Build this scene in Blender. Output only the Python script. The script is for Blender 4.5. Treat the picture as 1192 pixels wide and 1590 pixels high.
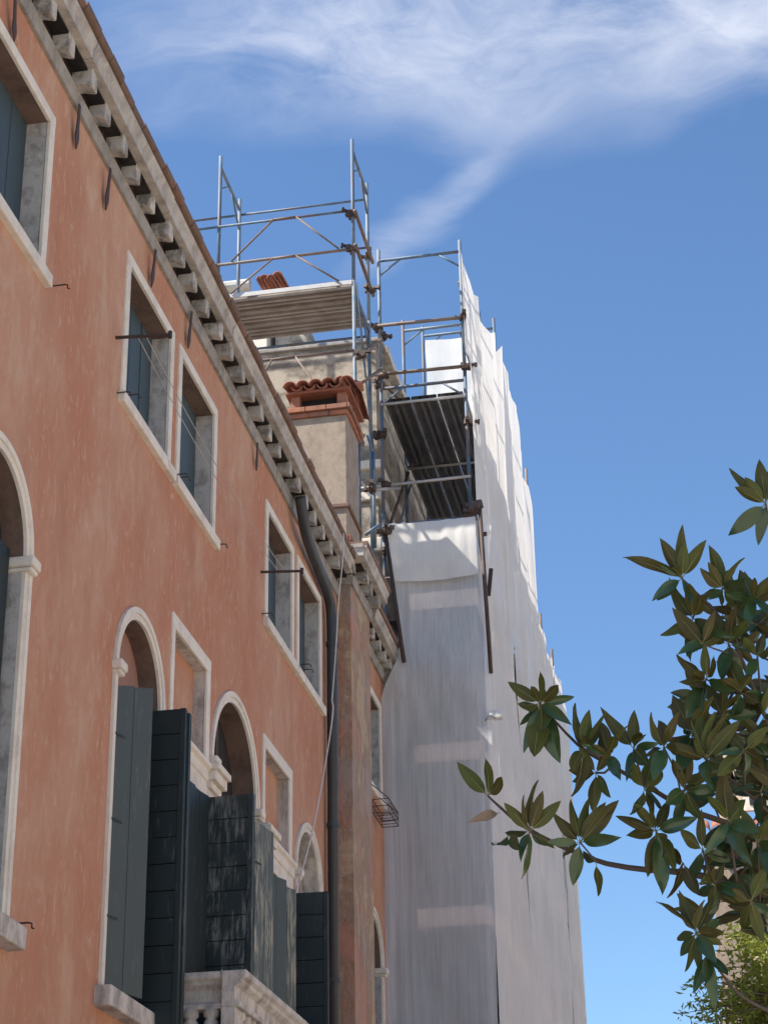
import bpy, math, random
import numpy as np
from mathutils import Vector, Matrix, noise as mnoise
random.seed(7)
for o in list(bpy.data.objects): bpy.data.objects.remove(o)
scene = bpy.context.scene
COL = scene.collection
R = math.radians

# ------------------------------------------------------------------ camera (eye at z = 0, ground at -1.6)
F_PX, PPX, PPY = 2976.0, 596.0, 795.0            # focal length and centre in photo pixels (1192 x 1590)
pitch, roll, az = R(25.853), R(-1.1117), R(10.187)
def _basis():
    cp, sp, cr, sr = math.cos(pitch), math.sin(pitch), math.cos(roll), math.sin(roll)
    fw = np.array([0, cp, sp]); rt = np.array([1., 0, 0]); up = np.cross(rt, fw)
    rt, up = cr*rt + sr*up, -sr*rt + cr*up
    B = np.array([[math.cos(az), -math.sin(az), 0], [math.sin(az), math.cos(az), 0], [0, 0, 1.]])
    return B@rt, B@up, B@fw
RT, UP, FW = _basis()
def ray(px, py): return RT*(px-PPX) - UP*(py-PPY) + FW*F_PX
def at_x(px, py, X): r = ray(px, py); return Vector(r*(X/r[0]))
def at_y(px, py, Y): r = ray(px, py); return Vector(r*(Y/r[1]))
def at_z(px, py, Z): r = ray(px, py); return Vector(r*(Z/r[2]))
cam = bpy.data.cameras.new('camera'); camo = bpy.data.objects.new('camera', cam); COL.objects.link(camo)
m = Matrix(((RT[0], UP[0], -FW[0], 0), (RT[1], UP[1], -FW[1], 0), (RT[2], UP[2], -FW[2], 0), (0, 0, 0, 1)))
camo.matrix_world = m
cam.sensor_fit = 'VERTICAL'; cam.sensor_height = 36.0; cam.lens = F_PX/1590.0*36.0
cam.clip_start = 0.05; cam.clip_end = 3000
scene.camera = camo

# ------------------------------------------------------------------ light
SUN_DIR = Vector((0.78, 0.372, -1.0)).normalized()          # direction the light travels
SUN_EL = math.asin(-SUN_DIR.z)
SUN_AZ = math.atan2(-SUN_DIR.x, -SUN_DIR.y)                # clockwise from +Y
sun = bpy.data.lights.new('sun', 'SUN'); sun.energy = 4.6; sun.angle = R(0.55); sun.color = (1.0, 0.93, 0.82)
suno = bpy.data.objects.new('sun', sun); COL.objects.link(suno)
suno.rotation_euler = SUN_DIR.to_track_quat('-Z', 'Y').to_euler()
world = bpy.data.worlds.new('World'); scene.world = world; world.use_nodes = True
wt = world.node_tree; wt.nodes.clear()
def N(t, typ, **kw):
    n = t.nodes.new(typ)
    for k, v in kw.items():
        if k == 'inp':
            for i, val in v.items():
                if hasattr(val, 'is_output'): t.links.new(val, n.inputs[i])
                else: n.inputs[i].default_value = val
        else: setattr(n, k, v)
    return n
def math_n(t, op, a, b=0.0, clamp=False):
    n = N(t, 'ShaderNodeMath', operation=op, use_clamp=clamp, inp={0: a, 1: b}); return n.outputs[0]
def ramp(t, fac, stops, interp='LINEAR'):
    n = N(t, 'ShaderNodeValToRGB'); n.color_ramp.interpolation = interp
    e = n.color_ramp.elements
    while len(e) > 1: e.remove(e[0])
    e[0].position = stops[0][0]; c = stops[0][1]; e[0].color = (*c, 1) if len(c) == 3 else c
    for p, c in stops[1:]:
        el = e.new(p); el.color = (*c, 1) if len(c) == 3 else c
    t.links.new(fac, n.inputs[0]); return n.outputs[0]
def mix(t, fac, a, b, bt='MIX'):
    n = N(t, 'ShaderNodeMix', data_type='RGBA', blend_type=bt)
    for i, v in ((0, fac), (6, a), (7, b)):
        if hasattr(v, 'is_output'): t.links.new(v, n.inputs[i])
        elif i == 0: n.inputs[0].default_value = v
        else: n.inputs[i].default_value = (*v, 1) if len(v) == 3 else v
    return n.outputs[2]
def noise_n(t, vec, scale, detail=4, rough=0.55, dist=0.0, out=0):
    n = N(t, 'ShaderNodeTexNoise', inp={'Scale': scale, 'Detail': detail, 'Roughness': rough, 'Distortion': dist})
    if vec is not None: t.links.new(vec, n.inputs['Vector'])
    return n.outputs[out]
def mapping(t, vec, loc=(0, 0, 0), rot=(0, 0, 0), sc=(1, 1, 1)):
    n = N(t, 'ShaderNodeMapping', inp={'Location': loc, 'Rotation': rot, 'Scale': sc}); t.links.new(vec, n.inputs['Vector']); return n.outputs[0]

sky = N(wt, 'ShaderNodeTexSky', sky_type='NISHITA', sun_disc=False, sun_elevation=SUN_EL, sun_rotation=SUN_AZ % (2*math.pi),
        altitude=0, air_density=1.15, dust_density=0.25, ozone_density=2.2)
tc = N(wt, 'ShaderNodeTexCoord')
sep = N(wt, 'ShaderNodeSeparateXYZ'); wt.links.new(tc.outputs['Generated'], sep.inputs[0])
zc = math_n(wt, 'MAXIMUM', sep.outputs[2], 0.06)
u = math_n(wt, 'DIVIDE', sep.outputs[0], zc); v = math_n(wt, 'DIVIDE', sep.outputs[1], zc)
cmb = N(wt, 'ShaderNodeCombineXYZ', inp={0: u, 1: v, 2: 0.0}).outputs[0]
warp = noise_n(wt, cmb, 1.7, 4, 0.6, 0, 1)
wv = N(wt, 'ShaderNodeVectorMath', operation='MULTIPLY_ADD', inp={1: (0.34, 0.34, 0), 2: cmb}); wt.links.new(warp, wv.inputs[0]); wv = wv.outputs[0]
def gauss(cx, cy, sx, sy, rot=0.0):
    mp = mapping(wt, wv, loc=(0, 0, 0)); s = N(wt, 'ShaderNodeVectorMath', operation='SUBTRACT', inp={1: (cx, cy, 0)}); wt.links.new(mp, s.inputs[0])
    r_ = N(wt, 'ShaderNodeVectorRotate', rotation_type='Z_AXIS', inp={'Angle': rot}); wt.links.new(s.outputs[0], r_.inputs['Vector'])
    d = N(wt, 'ShaderNodeVectorMath', operation='DIVIDE', inp={1: (sx, sy, 1)}); wt.links.new(r_.outputs[0], d.inputs[0])
    l = N(wt, 'ShaderNodeVectorMath', operation='DOT_PRODUCT'); wt.links.new(d.outputs[0], l.inputs[0]); wt.links.new(d.outputs[0], l.inputs[1])
    return math_n(wt, 'EXPONENT', math_n(wt, 'MULTIPLY', l.outputs['Value'], -1.0))
fine = noise_n(wt, mapping(wt, wv, rot=(0, 0, 0.5), sc=(1.0, 2.0, 1)), 3.2, 8, 0.62, 0.25)
big = noise_n(wt, cmb, 0.55, 3, 0.5)
bank = math_n(wt, 'ADD', gauss(0.25, 1.36, 0.24, 0.095, 0.05), math_n(wt, 'MULTIPLY', gauss(-0.06, 1.32, 0.20, 0.075, 0.12), 0.8))
bank = math_n(wt, 'ADD', bank, math_n(wt, 'MULTIPLY', gauss(-0.05, 1.57, 0.028, 0.11, -0.60), 0.5))
elsewhere = ramp(wt, big, [(0.60, (0, 0, 0)), (0.75, (1, 1, 1))])
bank = math_n(wt, 'ADD', bank, math_n(wt, 'MULTIPLY', elsewhere, 0.5))
cl = math_n(wt, 'MULTIPLY', bank, ramp(wt, fine, [(0.28, (0.0, 0.0, 0.0)), (0.62, (1, 1, 1))]))
cl = math_n(wt, 'MULTIPLY', math_n(wt, 'SUBTRACT', cl, 0.05), 1.45, True)
SKY_GAIN = 6.3
clear = mix(wt, 1.0, sky.outputs[0], (0.96, 1.17, 1.38), 'MULTIPLY')
skyc = mix(wt, math_n(wt, 'MULTIPLY', cl, 0.85), clear, (SKY_GAIN*0.97, SKY_GAIN*1.03, SKY_GAIN*1.20))
bg = N(wt, 'ShaderNodeBackground', inp={'Strength': 0.0615}); wt.links.new(skyc, bg.inputs['Color'])
wo = N(wt, 'ShaderNodeOutputWorld'); wt.links.new(bg.outputs[0], wo.inputs[0])
scene.view_settings.view_transform = 'Standard'; scene.view_settings.look = 'None'
scene.view_settings.exposure = 1.15; scene.view_settings.gamma = 1.0; scene.view_settings.use_curve_mapping = False
scene.render.engine = 'CYCLES'
scene.cycles.max_bounces = 8; scene.cycles.transparent_max_bounces = 12

# ------------------------------------------------------------------ materials
def new_mat(name):
    mt = bpy.data.materials.new(name); mt.use_nodes = True; t = mt.node_tree
    p = t.nodes['Principled BSDF']; return mt, t, p
def pos(t): return N(t, 'ShaderNodeNewGeometry').outputs['Position']
def bump(t, p, h, strength=0.3, dist=0.02):
    b = N(t, 'ShaderNodeBump', inp={'Strength': strength, 'Distance': dist}); t.links.new(h, b.inputs['Height']); t.links.new(b.outputs[0], p.inputs['Normal'])
def setc(t, p, c): t.links.new(c, p.inputs['Base Color'])

def mat_stucco(name, base, pale, dark, stain_shade=0.5):
    mt, t, p = new_mat(name); P = pos(t)
    n1 = noise_n(t, mapping(t, P, sc=(1, 1, 0.55)), 0.75, 6, 0.62, 0.4)
    n2 = noise_n(t, mapping(t, P, rot=(0.35, 0, 0), sc=(3.2, 3.2, 1.7)), 1.4, 9, 0.72, 0.6)
    n3 = noise_n(t, P, 16, 5, 0.7)
    c = mix(t, ramp(t, n1, [(0.38, (0, 0, 0)), (0.66, (1, 1, 1))]), base, tuple(0.4*a+0.6*b for a, b in zip(base, pale)))
    msk = math_n(t, 'MULTIPLY', ramp(t, n2, [(0.48, (0, 0, 0)), (0.62, (1, 1, 1))]), ramp(t, n1, [(0.44, (0.12, 0.12, 0.12)), (0.62, (1, 1, 1))]))
    c = mix(t, math_n(t, 'MULTIPLY', msk, stain_shade), c, pale)
    n5 = noise_n(t, mapping(t, P, loc=(1, 2, 5), sc=(8, 8, 3.2)), 2.0, 7, 0.72, 0.5)
    c = mix(t, math_n(t, 'MULTIPLY', ramp(t, n5, [(0.55, (0, 0, 0)), (0.63, (1, 1, 1))]), 0.9*stain_shade), c, pale)
    n4 = noise_n(t, mapping(t, P, loc=(3, 7, 1), sc=(2.5, 2.5, 0.7)), 1.0, 6, 0.6, 0.2)
    c = mix(t, math_n(t, 'MULTIPLY', ramp(t, n4, [(0.50, (0, 0, 0)), (0.72, (1, 1, 1))]), 0.45), c, dark)
    c = mix(t, 0.30, c, mix(t, n3, tuple(x*0.72 for x in base), tuple(min(1, x*1.22) for x in base)))
    setc(t, p, c); p.inputs['Roughness'].default_value = 0.92; p.inputs['Specular IOR Level'].default_value = 0.2
    bump(t, p, math_n(t, 'ADD', math_n(t, 'MULTIPLY', n3, 0.4), n2), 0.35, 0.012)
    return mt
M = {}
M['stucco'] = mat_stucco('red_stucco', (0.455, 0.202, 0.118), (0.57, 0.40, 0.28), (0.32, 0.138, 0.083), 0.95)
M['stucco_dark'] = mat_stucco('weathered_red_stucco', (0.33, 0.16, 0.12), (0.36, 0.27, 0.22), (0.16, 0.10, 0.085), 0.9)
def mat_peeled(name):
    mt, t, p = new_mat(name); P = pos(t)
    n1 = noise_n(t, mapping(t, P, sc=(1.5, 1.5, 0.8)), 1.5, 9, 0.7, 0.1); n2 = noise_n(t, P, 9, 8, 0.72)
    br = N(t, 'ShaderNodeTexBrick', offset=0.5, inp={'Color1': (0.50, 0.34, 0.19, 1), 'Color2': (0.40, 0.22, 0.13, 1), 'Mortar': (0.46, 0.40, 0.31, 1), 'Scale': 4.0, 'Mortar Size': 0.03, 'Brick Width': 0.9, 'Row Height': 0.26})
    sp_ = N(t, 'ShaderNodeSeparateXYZ'); t.links.new(P, sp_.inputs[0])
    cv = N(t, 'ShaderNodeCombineXYZ', inp={0: math_n(t, 'ADD', sp_.outputs[0], sp_.outputs[1]), 1: sp_.outputs[2], 2: 0.0}).outputs[0]
    t.links.new(cv, br.inputs['Vector'])
    plaster = mix(t, n2, (0.36, 0.15, 0.095), (0.46, 0.30, 0.215))
    plaster = mix(t, ramp(t, noise_n(t, mapping(t, P, loc=(5, 1, 2)), 1.1, 5, 0.6), [(0.45, (0, 0, 0)), (0.62, (1, 1, 1))]), plaster, (0.33, 0.27, 0.23))
    msk = ramp(t, n1, [(0.47, (0, 0, 0)), (0.56, (1, 1, 1))])
    brick = mix(t, 0.72, br.outputs[0], mix(t, n2, (0.22, 0.15, 0.10), (0.58, 0.45, 0.30)))
    setc(t, p, mix(t, msk, plaster, brick)); p.inputs['Roughness'].default_value = 0.95
    h = math_n(t, 'ADD', math_n(t, 'MULTIPLY', msk, -0.8), math_n(t, 'MULTIPLY', n2, 0.7)); bump(t, p, h, 0.8, 0.03)
    return mt
M['peeled'] = mat_peeled('peeling_plaster_over_brick')
def mat_stone(name, base, dark, amount=0.6, sc=1.0, bs=0.25, rnd=0.12, lo=0.47, hi=0.68, aniso=0.7):
    mt, t, p = new_mat(name); P = pos(t)
    n1 = noise_n(t, mapping(t, P, sc=(1, 1, aniso)), 3.6*sc, 9, 0.72, 0.08); n2 = noise_n(t, P, 30*sc, 5, 0.65)
    oi = N(t, 'ShaderNodeObjectInfo').outputs['Random']
    c = mix(t, math_n(t, 'MULTIPLY', ramp(t, n1, [(lo, (0, 0, 0)), (hi, (1, 1, 1))]), amount), base, dark)
    c = mix(t, 0.35, c, mix(t, n2, tuple(x*0.7 for x in base), tuple(min(0.95, x*1.15) for x in base)))
    c = mix(t, math_n(t, 'MULTIPLY', oi, rnd), c, tuple(x*0.55 for x in base))
    setc(t, p, c); p.inputs['Roughness'].default_value = 0.85; p.inputs['Specular IOR Level'].default_value = 0.25
    bump(t, p, math_n(t, 'ADD', n1, math_n(t, 'MULTIPLY', n2, 0.5)), bs, 0.01)
    return mt
M['stone'] = mat_stone('white_stone', (0.76, 0.69, 0.59), (0.40, 0.32, 0.26), 0.6, 1.5, 0.4, 0.15, 0.46, 0.66)
M['stone_dirty'] = mat_stone('grimy_white_stone', (0.60, 0.55, 0.49), (0.10, 0.08, 0.07), 0.95, 1.8, 0.5, 0.3, 0.43, 0.62, 0.45)
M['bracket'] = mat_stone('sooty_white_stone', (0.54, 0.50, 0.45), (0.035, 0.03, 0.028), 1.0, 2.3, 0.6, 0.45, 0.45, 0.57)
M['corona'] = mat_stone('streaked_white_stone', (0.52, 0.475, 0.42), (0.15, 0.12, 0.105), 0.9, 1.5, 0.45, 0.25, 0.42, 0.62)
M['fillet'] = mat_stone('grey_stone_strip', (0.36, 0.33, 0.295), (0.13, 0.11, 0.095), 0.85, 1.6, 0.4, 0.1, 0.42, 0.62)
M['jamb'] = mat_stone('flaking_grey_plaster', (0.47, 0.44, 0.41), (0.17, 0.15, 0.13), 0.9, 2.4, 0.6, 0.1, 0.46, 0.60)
M['soffit'] = mat_stone('soot_and_shade_stone', (0.045, 0.036, 0.032), (0.004, 0.004, 0.005), 1.0, 1.4, 0.4, 0.1, 0.40, 0.54)  # near-black: soot plus the shade under the cornice, both in the colour
M['frieze'] = mat_stone('soot_and_shade_red_plaster', (0.06, 0.025, 0.02), (0.004, 0.004, 0.006), 1.0, 1.4, 0.4, 0.1, 0.40, 0.54)  # red plaster blackened by soot and by painted-in shade between the brackets
M['stain_shade'] = mat_stone('stained_and_shaded_brown_plaster', (0.17, 0.11, 0.085), (0.04, 0.028, 0.025), 0.9, 1.0, 0.4, 0.0)  # brown stained plaster, darkened to carry the shade under window heads and arches
M['greyplaster'] = mat_stone('mottled_grey_plaster', (0.40, 0.35, 0.29), (0.075, 0.062, 0.052), 0.95, 0.8, 0.6, 0.0, 0.42, 0.57, 1.4)
M['chimplaster'] = mat_stone('beige_plaster', (0.33, 0.265, 0.205), (0.17, 0.135, 0.11), 0.85, 2.2, 0.7, 0.0, 0.44, 0.64)
M['whitewall'] = mat_stone('whitewashed_wall', (0.66, 0.60, 0.53), (0.42, 0.36, 0.30), 0.6, 0.5, 0.3, 0.0)
M['cream'] = mat_stone('cream_wall', (0.62, 0.50, 0.38), (0.40, 0.30, 0.22), 0.5, 0.6, 0.3, 0.0)
M['paving'] = mat_stone('pale_stone_paving', (0.56, 0.52, 0.46), (0.42, 0.38, 0.33), 0.5, 0.4, 0.3, 0.0)
def mat_terra(name, a, b, dirt=0.5):
    mt, t, p = new_mat(name); P = pos(t); oi = N(t, 'ShaderNodeObjectInfo').outputs['Random']
    n1 = noise_n(t, P, 9, 6, 0.65); c = mix(t, oi, a, b)
    c = mix(t, math_n(t, 'MULTIPLY', ramp(t, n1, [(0.45, (0, 0, 0)), (0.7, (1, 1, 1))]), dirt), c, (0.10, 0.065, 0.05))
    setc(t, p, c); p.inputs['Roughness'].default_value = 0.9; bump(t, p, n1, 0.4, 0.01); return mt
M['terra'] = mat_terra('terracotta', (0.25, 0.085, 0.055), (0.36, 0.14, 0.085), 0.6)
M['brickcap'] = mat_terra('orange_brick', (0.38, 0.15, 0.08), (0.26, 0.115, 0.075), 0.6)
M['eave'] = mat_terra('weathered_terracotta', (0.22, 0.115, 0.075), (0.15, 0.095, 0.07), 0.8)
def mat_paint(name, base, peel, peelcol, rough=0.55, vert=True, rnd=0.3):
    mt, t, p = new_mat(name); P = pos(t); oi = N(t, 'ShaderNodeObjectInfo').outputs['Random']
    n1 = noise_n(t, mapping(t, P, sc=(7, 7, 1.1) if vert else (2, 2, 2)), 4.0, 7, 0.7, 0.2); n2 = noise_n(t, mapping(t, P, sc=(1, 1, 0.5)), 2.2, 4, 0.6)
    big = ramp(t, n2, [(0.40, (0, 0, 0)), (0.62, (1, 1, 1))])
    msk = math_n(t, 'MULTIPLY', ramp(t, n1, [(0.62-0.14*peel, (0, 0, 0)), (0.70-0.10*peel, (1, 1, 1))]), math_n(t, 'MULTIPLY', big, min(1, peel*1.2)))
    c = mix(t, math_n(t, 'MULTIPLY', oi, rnd), base, tuple(x*1.7+0.006 for x in base))
    c = mix(t, 0.25, c, mix(t, n1, tuple(x*0.6 for x in base), tuple(x*1.5 for x in base)))
    c = mix(t, msk, c, peelcol); setc(t, p, c); p.inputs['Roughness'].default_value = rough
    bump(t, p, math_n(t, 'ADD', n1, math_n(t, 'MULTIPLY', msk, -0.6)), 0.25, 0.006); return mt
M['green'] = mat_paint('dark_green_paint', (0.008, 0.017, 0.017), 0.4, (0.14, 0.15, 0.14))
M['green_flat'] = mat_paint('faded_grey_green_paint', (0.048, 0.062, 0.058), 0.3, (0.30, 0.29, 0.26), 0.7)
M['green_worn'] = mat_paint('chalky_dark_green_paint', (0.013, 0.022, 0.022), 0.9, (0.19, 0.19, 0.175))
M['green_peel'] = mat_paint('peeling_green_paint', (0.062, 0.078, 0.072), 1.15, (0.36, 0.33, 0.25), 0.7)
M['green_up'] = mat_paint('slate_green_paint', (0.040, 0.062, 0.070), 0.15, (0.16, 0.17, 0.16), 0.6)
M['darkwood'] = mat_paint('dark_brown_wood', (0.050, 0.030, 0.022), 0.3, (0.14, 0.09, 0.06), 0.7)
M['iron'] = mat_paint('rusty_iron', (0.045, 0.028, 0.024), 0.4, (0.12, 0.06, 0.04), 0.7, False)
M['pipe'] = mat_paint('dark_copper_pipe', (0.030, 0.033, 0.035), 0.55, (0.045, 0.085, 0.085), 0.5, False)
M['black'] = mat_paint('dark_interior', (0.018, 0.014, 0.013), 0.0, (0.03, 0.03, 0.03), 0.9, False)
def mat_tube(name, cols, metal=0.1, rough=0.62):
    mt, t, p = new_mat(name); P = pos(t); oi = N(t, 'ShaderNodeObjectInfo').outputs['Random']
    n1 = noise_n(t, P, 3.2, 5, 0.65, 0.4); n1b = math_n(t, 'ADD', math_n(t, 'MULTIPLY', oi, 0.25), math_n(t, 'SUBTRACT', n1, 0.12))
    n2 = noise_n(t, P, 45, 4, 0.6)
    c = ramp(t, n1b, [(0.34, cols[0]), (0.47, cols[1]), (0.60, cols[2])])
    c = mix(t, 0.3, c, mix(t, n2, tuple(x*0.6 for x in cols[1]), tuple(min(1, x*1.4) for x in cols[1])))
    setc(t, p, c); p.inputs['Metallic'].default_value = metal; p.inputs['Roughness'].default_value = rough; return mt
M['bluetube'] = mat_tube('blue_painted_steel_tube', ((0.13, 0.085, 0.07), (0.065, 0.12, 0.19), (0.17, 0.19, 0.21)))
M['rusttube'] = mat_tube('rusty_steel_tube', ((0.085, 0.055, 0.045), (0.15, 0.105, 0.085), (0.20, 0.165, 0.145)), 0.1, 0.75)
M['darktube'] = mat_tube('dark_brown_steel_tube', ((0.035, 0.025, 0.022), (0.065, 0.042, 0.034), (0.11, 0.075, 0.06)), 0.2, 0.7)
M['galv'] = mat_tube('galvanised_steel', ((0.30, 0.27, 0.245), (0.40, 0.385, 0.37), (0.48, 0.47, 0.46)), 0.3, 0.55)
M['deckdark'] = mat_tube('grey_steel_plank', ((0.10, 0.095, 0.095), (0.15, 0.145, 0.145), (0.21, 0.20, 0.20)), 0.25, 0.6)
M['deckmid'] = mat_tube('weathered_steel_plank', ((0.22, 0.19, 0.17), (0.30, 0.27, 0.25), (0.36, 0.34, 0.32)), 0.2, 0.65)
M['board'] = mat_tube('bare_pine_board', ((0.80, 0.52, 0.36), (0.85, 0.60, 0.44), (0.88, 0.68, 0.54)), 0.0, 0.8)
def mat_net(name, col, transp, thread=True):
    mt, t, p = new_mat(name); t.nodes.remove(p); P = pos(t)
    n1 = noise_n(t, mapping(t, P, sc=(9, 9, 0.25)), 4.5, 5, 0.6); n2 = noise_n(t, P, 1.1, 4, 0.6)
    c = mix(t, n1, tuple(x*0.78 for x in col), tuple(min(0.95, x*1.10) for x in col))
    c = mix(t, math_n(t, 'MULTIPLY', ramp(t, n2, [(0.45, (0, 0, 0)), (0.75, (1, 1, 1))]), 0.35), c, tuple(x*0.62 for x in col))
    b = N(t, 'ShaderNodeBump', inp={'Strength': 0.25, 'Distance': 0.02}); t.links.new(n1, b.inputs['Height'])
    d = N(t, 'ShaderNodeBsdfDiffuse'); tr = N(t, 'ShaderNodeBsdfTranslucent'); tp = N(t, 'ShaderNodeBsdfTransparent')
    for s in (d, tr): t.links.new(c, s.inputs['Color']); t.links.new(b.outputs[0], s.inputs['Normal'])
    m1 = N(t, 'ShaderNodeMixShader', inp={0: 0.32}); t.links.new(d.outputs[0], m1.inputs[1]); t.links.new(tr.outputs[0], m1.inputs[2])
    m2 = N(t, 'ShaderNodeMixShader'); t.links.new(math_n(t, 'MULTIPLY', n1, transp*2.0, True), m2.inputs[0]); t.links.new(m1.outputs[0], m2.inputs[1]); t.links.new(tp.outputs[0], m2.inputs[2])
    t.links.new(m2.outputs[0], t.nodes['Material Output'].inputs[0]); return mt
M['net'] = mat_net('white_debris_net', (0.87, 0.85, 0.82), 0.08)
M['net_thin'] = mat_net('thin_grey_debris_net', (0.93, 0.93, 0.94), 0.30)
def mat_leaf(name, a, b, rough, trans, spec=0.5, tcol=None):
    mt, t, p = new_mat(name); oi = N(t, 'ShaderNodeObjectInfo').outputs['Random']; P = pos(t)
    n1 = noise_n(t, P, 22, 3, 0.6); c = mix(t, oi, a, b); c = mix(t, 0.4, c, mix(t, n1, tuple(x*0.55 for x in a), tuple(x*1.35 for x in b)))
    setc(t, p, c); p.inputs['Roughness'].default_value = rough; p.inputs['Specular IOR Level'].default_value = spec
    tr = N(t, 'ShaderNodeBsdfTranslucent'); tr.inputs['Color'].default_value = (*(tcol or (0.20, 0.24, 0.03)), 1)
    ms = N(t, 'ShaderNodeMixShader', inp={0: trans}); t.links.new(p.outputs[0], ms.inputs[1]); t.links.new(tr.outputs[0], ms.inputs[2])
    t.links.new(ms.outputs[0], t.nodes['Material Output'].inputs[0]); return mt
M['leaf_top'] = mat_leaf('glossy_magnolia_leaf', (0.024, 0.050, 0.020), (0.050, 0.095, 0.032), 0.26, 0.12, 0.5)
M['leaf_under'] = mat_leaf('felted_magnolia_leaf_underside', (0.085, 0.052, 0.024), (0.080, 0.108, 0.024), 0.6, 0.20, 0.25)
M['leaf_dry'] = mat_leaf('dry_magnolia_leaf', (0.30, 0.21, 0.14), (0.26, 0.17, 0.11), 0.7, 0.15, 0.2, (0.3, 0.2, 0.1))
M['yleaf'] = mat_leaf('yellow_green_leaf', (0.14, 0.20, 0.032), (0.22, 0.25, 0.045), 0.5, 0.3, 0.3, (0.3, 0.32, 0.05))
M['bark'] = mat_paint('grey_brown_bark', (0.075, 0.055, 0.045), 0.5, (0.15, 0.12, 0.10), 0.9, False)
def mat_plain(name, c, rough=0.6):
    mt, t, p = new_mat(name); P = pos(t); n = noise_n(t, P, 12, 4, 0.6)
    setc(t, p, mix(t, n, tuple(x*0.8 for x in c), tuple(min(1, x*1.15) for x in c))); p.inputs['Roughness'].default_value = rough; return mt
M['cable'] = mat_plain('white_cable', (0.62, 0.57, 0.54))
M['leaf_rib'] = mat_plain('leaf_midrib', (0.17, 0.17, 0.06))
M['wire'] = mat_plain('thin_grey_wire', (0.42, 0.38, 0.36))
mt, t, p = new_mat('dark_window_glass'); p.inputs['Base Color'].default_value = (0.015, 0.017, 0.02, 1); p.inputs['Roughness'].default_value = 0.08; M['glass'] = mt

# ------------------------------------------------------------------ mesh builder
class MB:
    def __init__(s): s.v = []; s.f = []; s.mi = []; s.cur = 0
    def add(s, vs, fs):
        n = len(s.v); s.v += [tuple(x) for x in vs]; s.f += [tuple(i+n for i in f) for f in fs]; s.mi += [s.cur]*len(fs)
    def box(s, x0, x1, y0, y1, z0, z1):
        vs = [(x, y, z) for x in (x0, x1) for y in (y0, y1) for z in (z0, z1)]
        s.add(vs, [(0, 1, 3, 2), (4, 6, 7, 5), (0, 4, 5, 1), (2, 3, 7, 6), (0, 2, 6, 4), (1, 5, 7, 3)]); return s
    def obox(s, a, b, w, h, up=Vector((0, 0, 1))):          # box along a-b
        a, b = Vector(a), Vector(b); d = (b-a).normalized(); sd = d.cross(up).normalized(); u_ = sd.cross(d)
        vs = [p_+sd*i*w/2+u_*j*h/2 for p_ in (a, b) for i in (-1, 1) for j in (-1, 1)]
        s.add(vs, [(0, 1, 3, 2), (4, 6, 7, 5), (0, 4, 5, 1), (2, 3, 7, 6), (0, 2, 6, 4), (1, 5, 7, 3)]); return s
    def prism_y(s, prof, y0, y1):                            # closed profile in (x,z) extruded along y
        n = len(prof); vs = [(x, y0, z) for x, z in prof]+[(x, y1, z) for x, z in prof]
        s.add(vs, [tuple(range(n)), tuple(range(2*n-1, n-1, -1))]+[(i, i+n, (i+1) % n+n, (i+1) % n) for i in range(n)]); return s
    def prism_x(s, prof, x0, x1):                            # profile in (y,z) extruded along x
        n = len(prof); vs = [(x0, y, z) for y, z in prof]+[(x1, y, z) for y, z in prof]
        s.add(vs, [tuple(range(n-1, -1, -1)), tuple(range(n, 2*n))]+[((i+1) % n, (i+1) % n+n, i+n, i) for i in range(n)]); return s
    def tube(s, pts, rad, seg=8, cap=True):
        pts = [Vector(q) for q in pts]; k = len(pts)
        rad = rad if isinstance(rad, (list, tuple)) else [rad]*k
        ref = None; rings = []
        for i, q in enumerate(pts):
            d = (pts[min(i+1, k-1)]-pts[max(i-1, 0)]).normalized()
            if ref is None: ref = d.orthogonal().normalized()
            ref = (ref-d*ref.dot(d)).normalized(); bi = d.cross(ref)
            rings.append([q+(ref*math.cos(2*math.pi*j/seg)+bi*math.sin(2*math.pi*j/seg))*rad[i] for j in range(seg)])
        vs = [q for r_ in rings for q in r_]; fs = []
        for i in range(k-1):
            for j in range(seg):
                fs.append((i*seg+j, i*seg+(j+1) % seg, (i+1)*seg+(j+1) % seg, (i+1)*seg+j))
        if cap: fs.append(tuple(range(seg-1, -1, -1))); fs.append(tuple((k-1)*seg+j for j in range(seg)))
        s.add(vs, fs); return s
    def mesh(s, name, mats, smooth=False):
        me = bpy.data.meshes.new(name); me.from_pydata(s.v, [], s.f)
        for mm in (mats if isinstance(mats, (list, tuple)) else [mats]): me.materials.append(mm)
        if max(s.mi or [0]) > 0: me.polygons.foreach_set('material_index', s.mi)
        if smooth: me.polygons.foreach_set('use_smooth', [True]*len(me.polygons))
        me.update(); return me
    def build(s, name, mat, parent=None, smooth=False, bevel=0.0):
        o = link(name, s.mesh(name, M[mat] if isinstance(mat, str) else [M[q] for q in mat], smooth), parent)
        if bevel:
            b = o.modifiers.new('bevel', 'BEVEL'); b.width = bevel; b.segments = 2; b.limit_method = 'ANGLE'; b.angle_limit = R(40)
        return o
def link(name, data, parent=None):
    o = bpy.data.objects.new(name, data); COL.objects.link(o)
    if parent is not None: o.parent = parent; o.matrix_parent_inverse = parent_inv(parent)
    return o
def parent_inv(pa):                                           # parts are modelled in world space
    return Matrix.Translation(-pa.location) if pa.parent is None else Matrix()
def tag(o, label, cat, group=None, kind=None):
    if label: o['label'] = label
    if cat: o['category'] = cat
    if group: o['group'] = group
    if kind: o['kind'] = kind
    return o
def thing(name, label, cat, loc, group=None):
    o = bpy.data.objects.new(name, None); COL.objects.link(o); o.location = loc; o.empty_display_size = 0.3
    return tag(o, label, cat, group)
def struct(name, mb, mat):
    o = mb.build(name, mat); o['kind'] = 'structure'; return o

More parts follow.
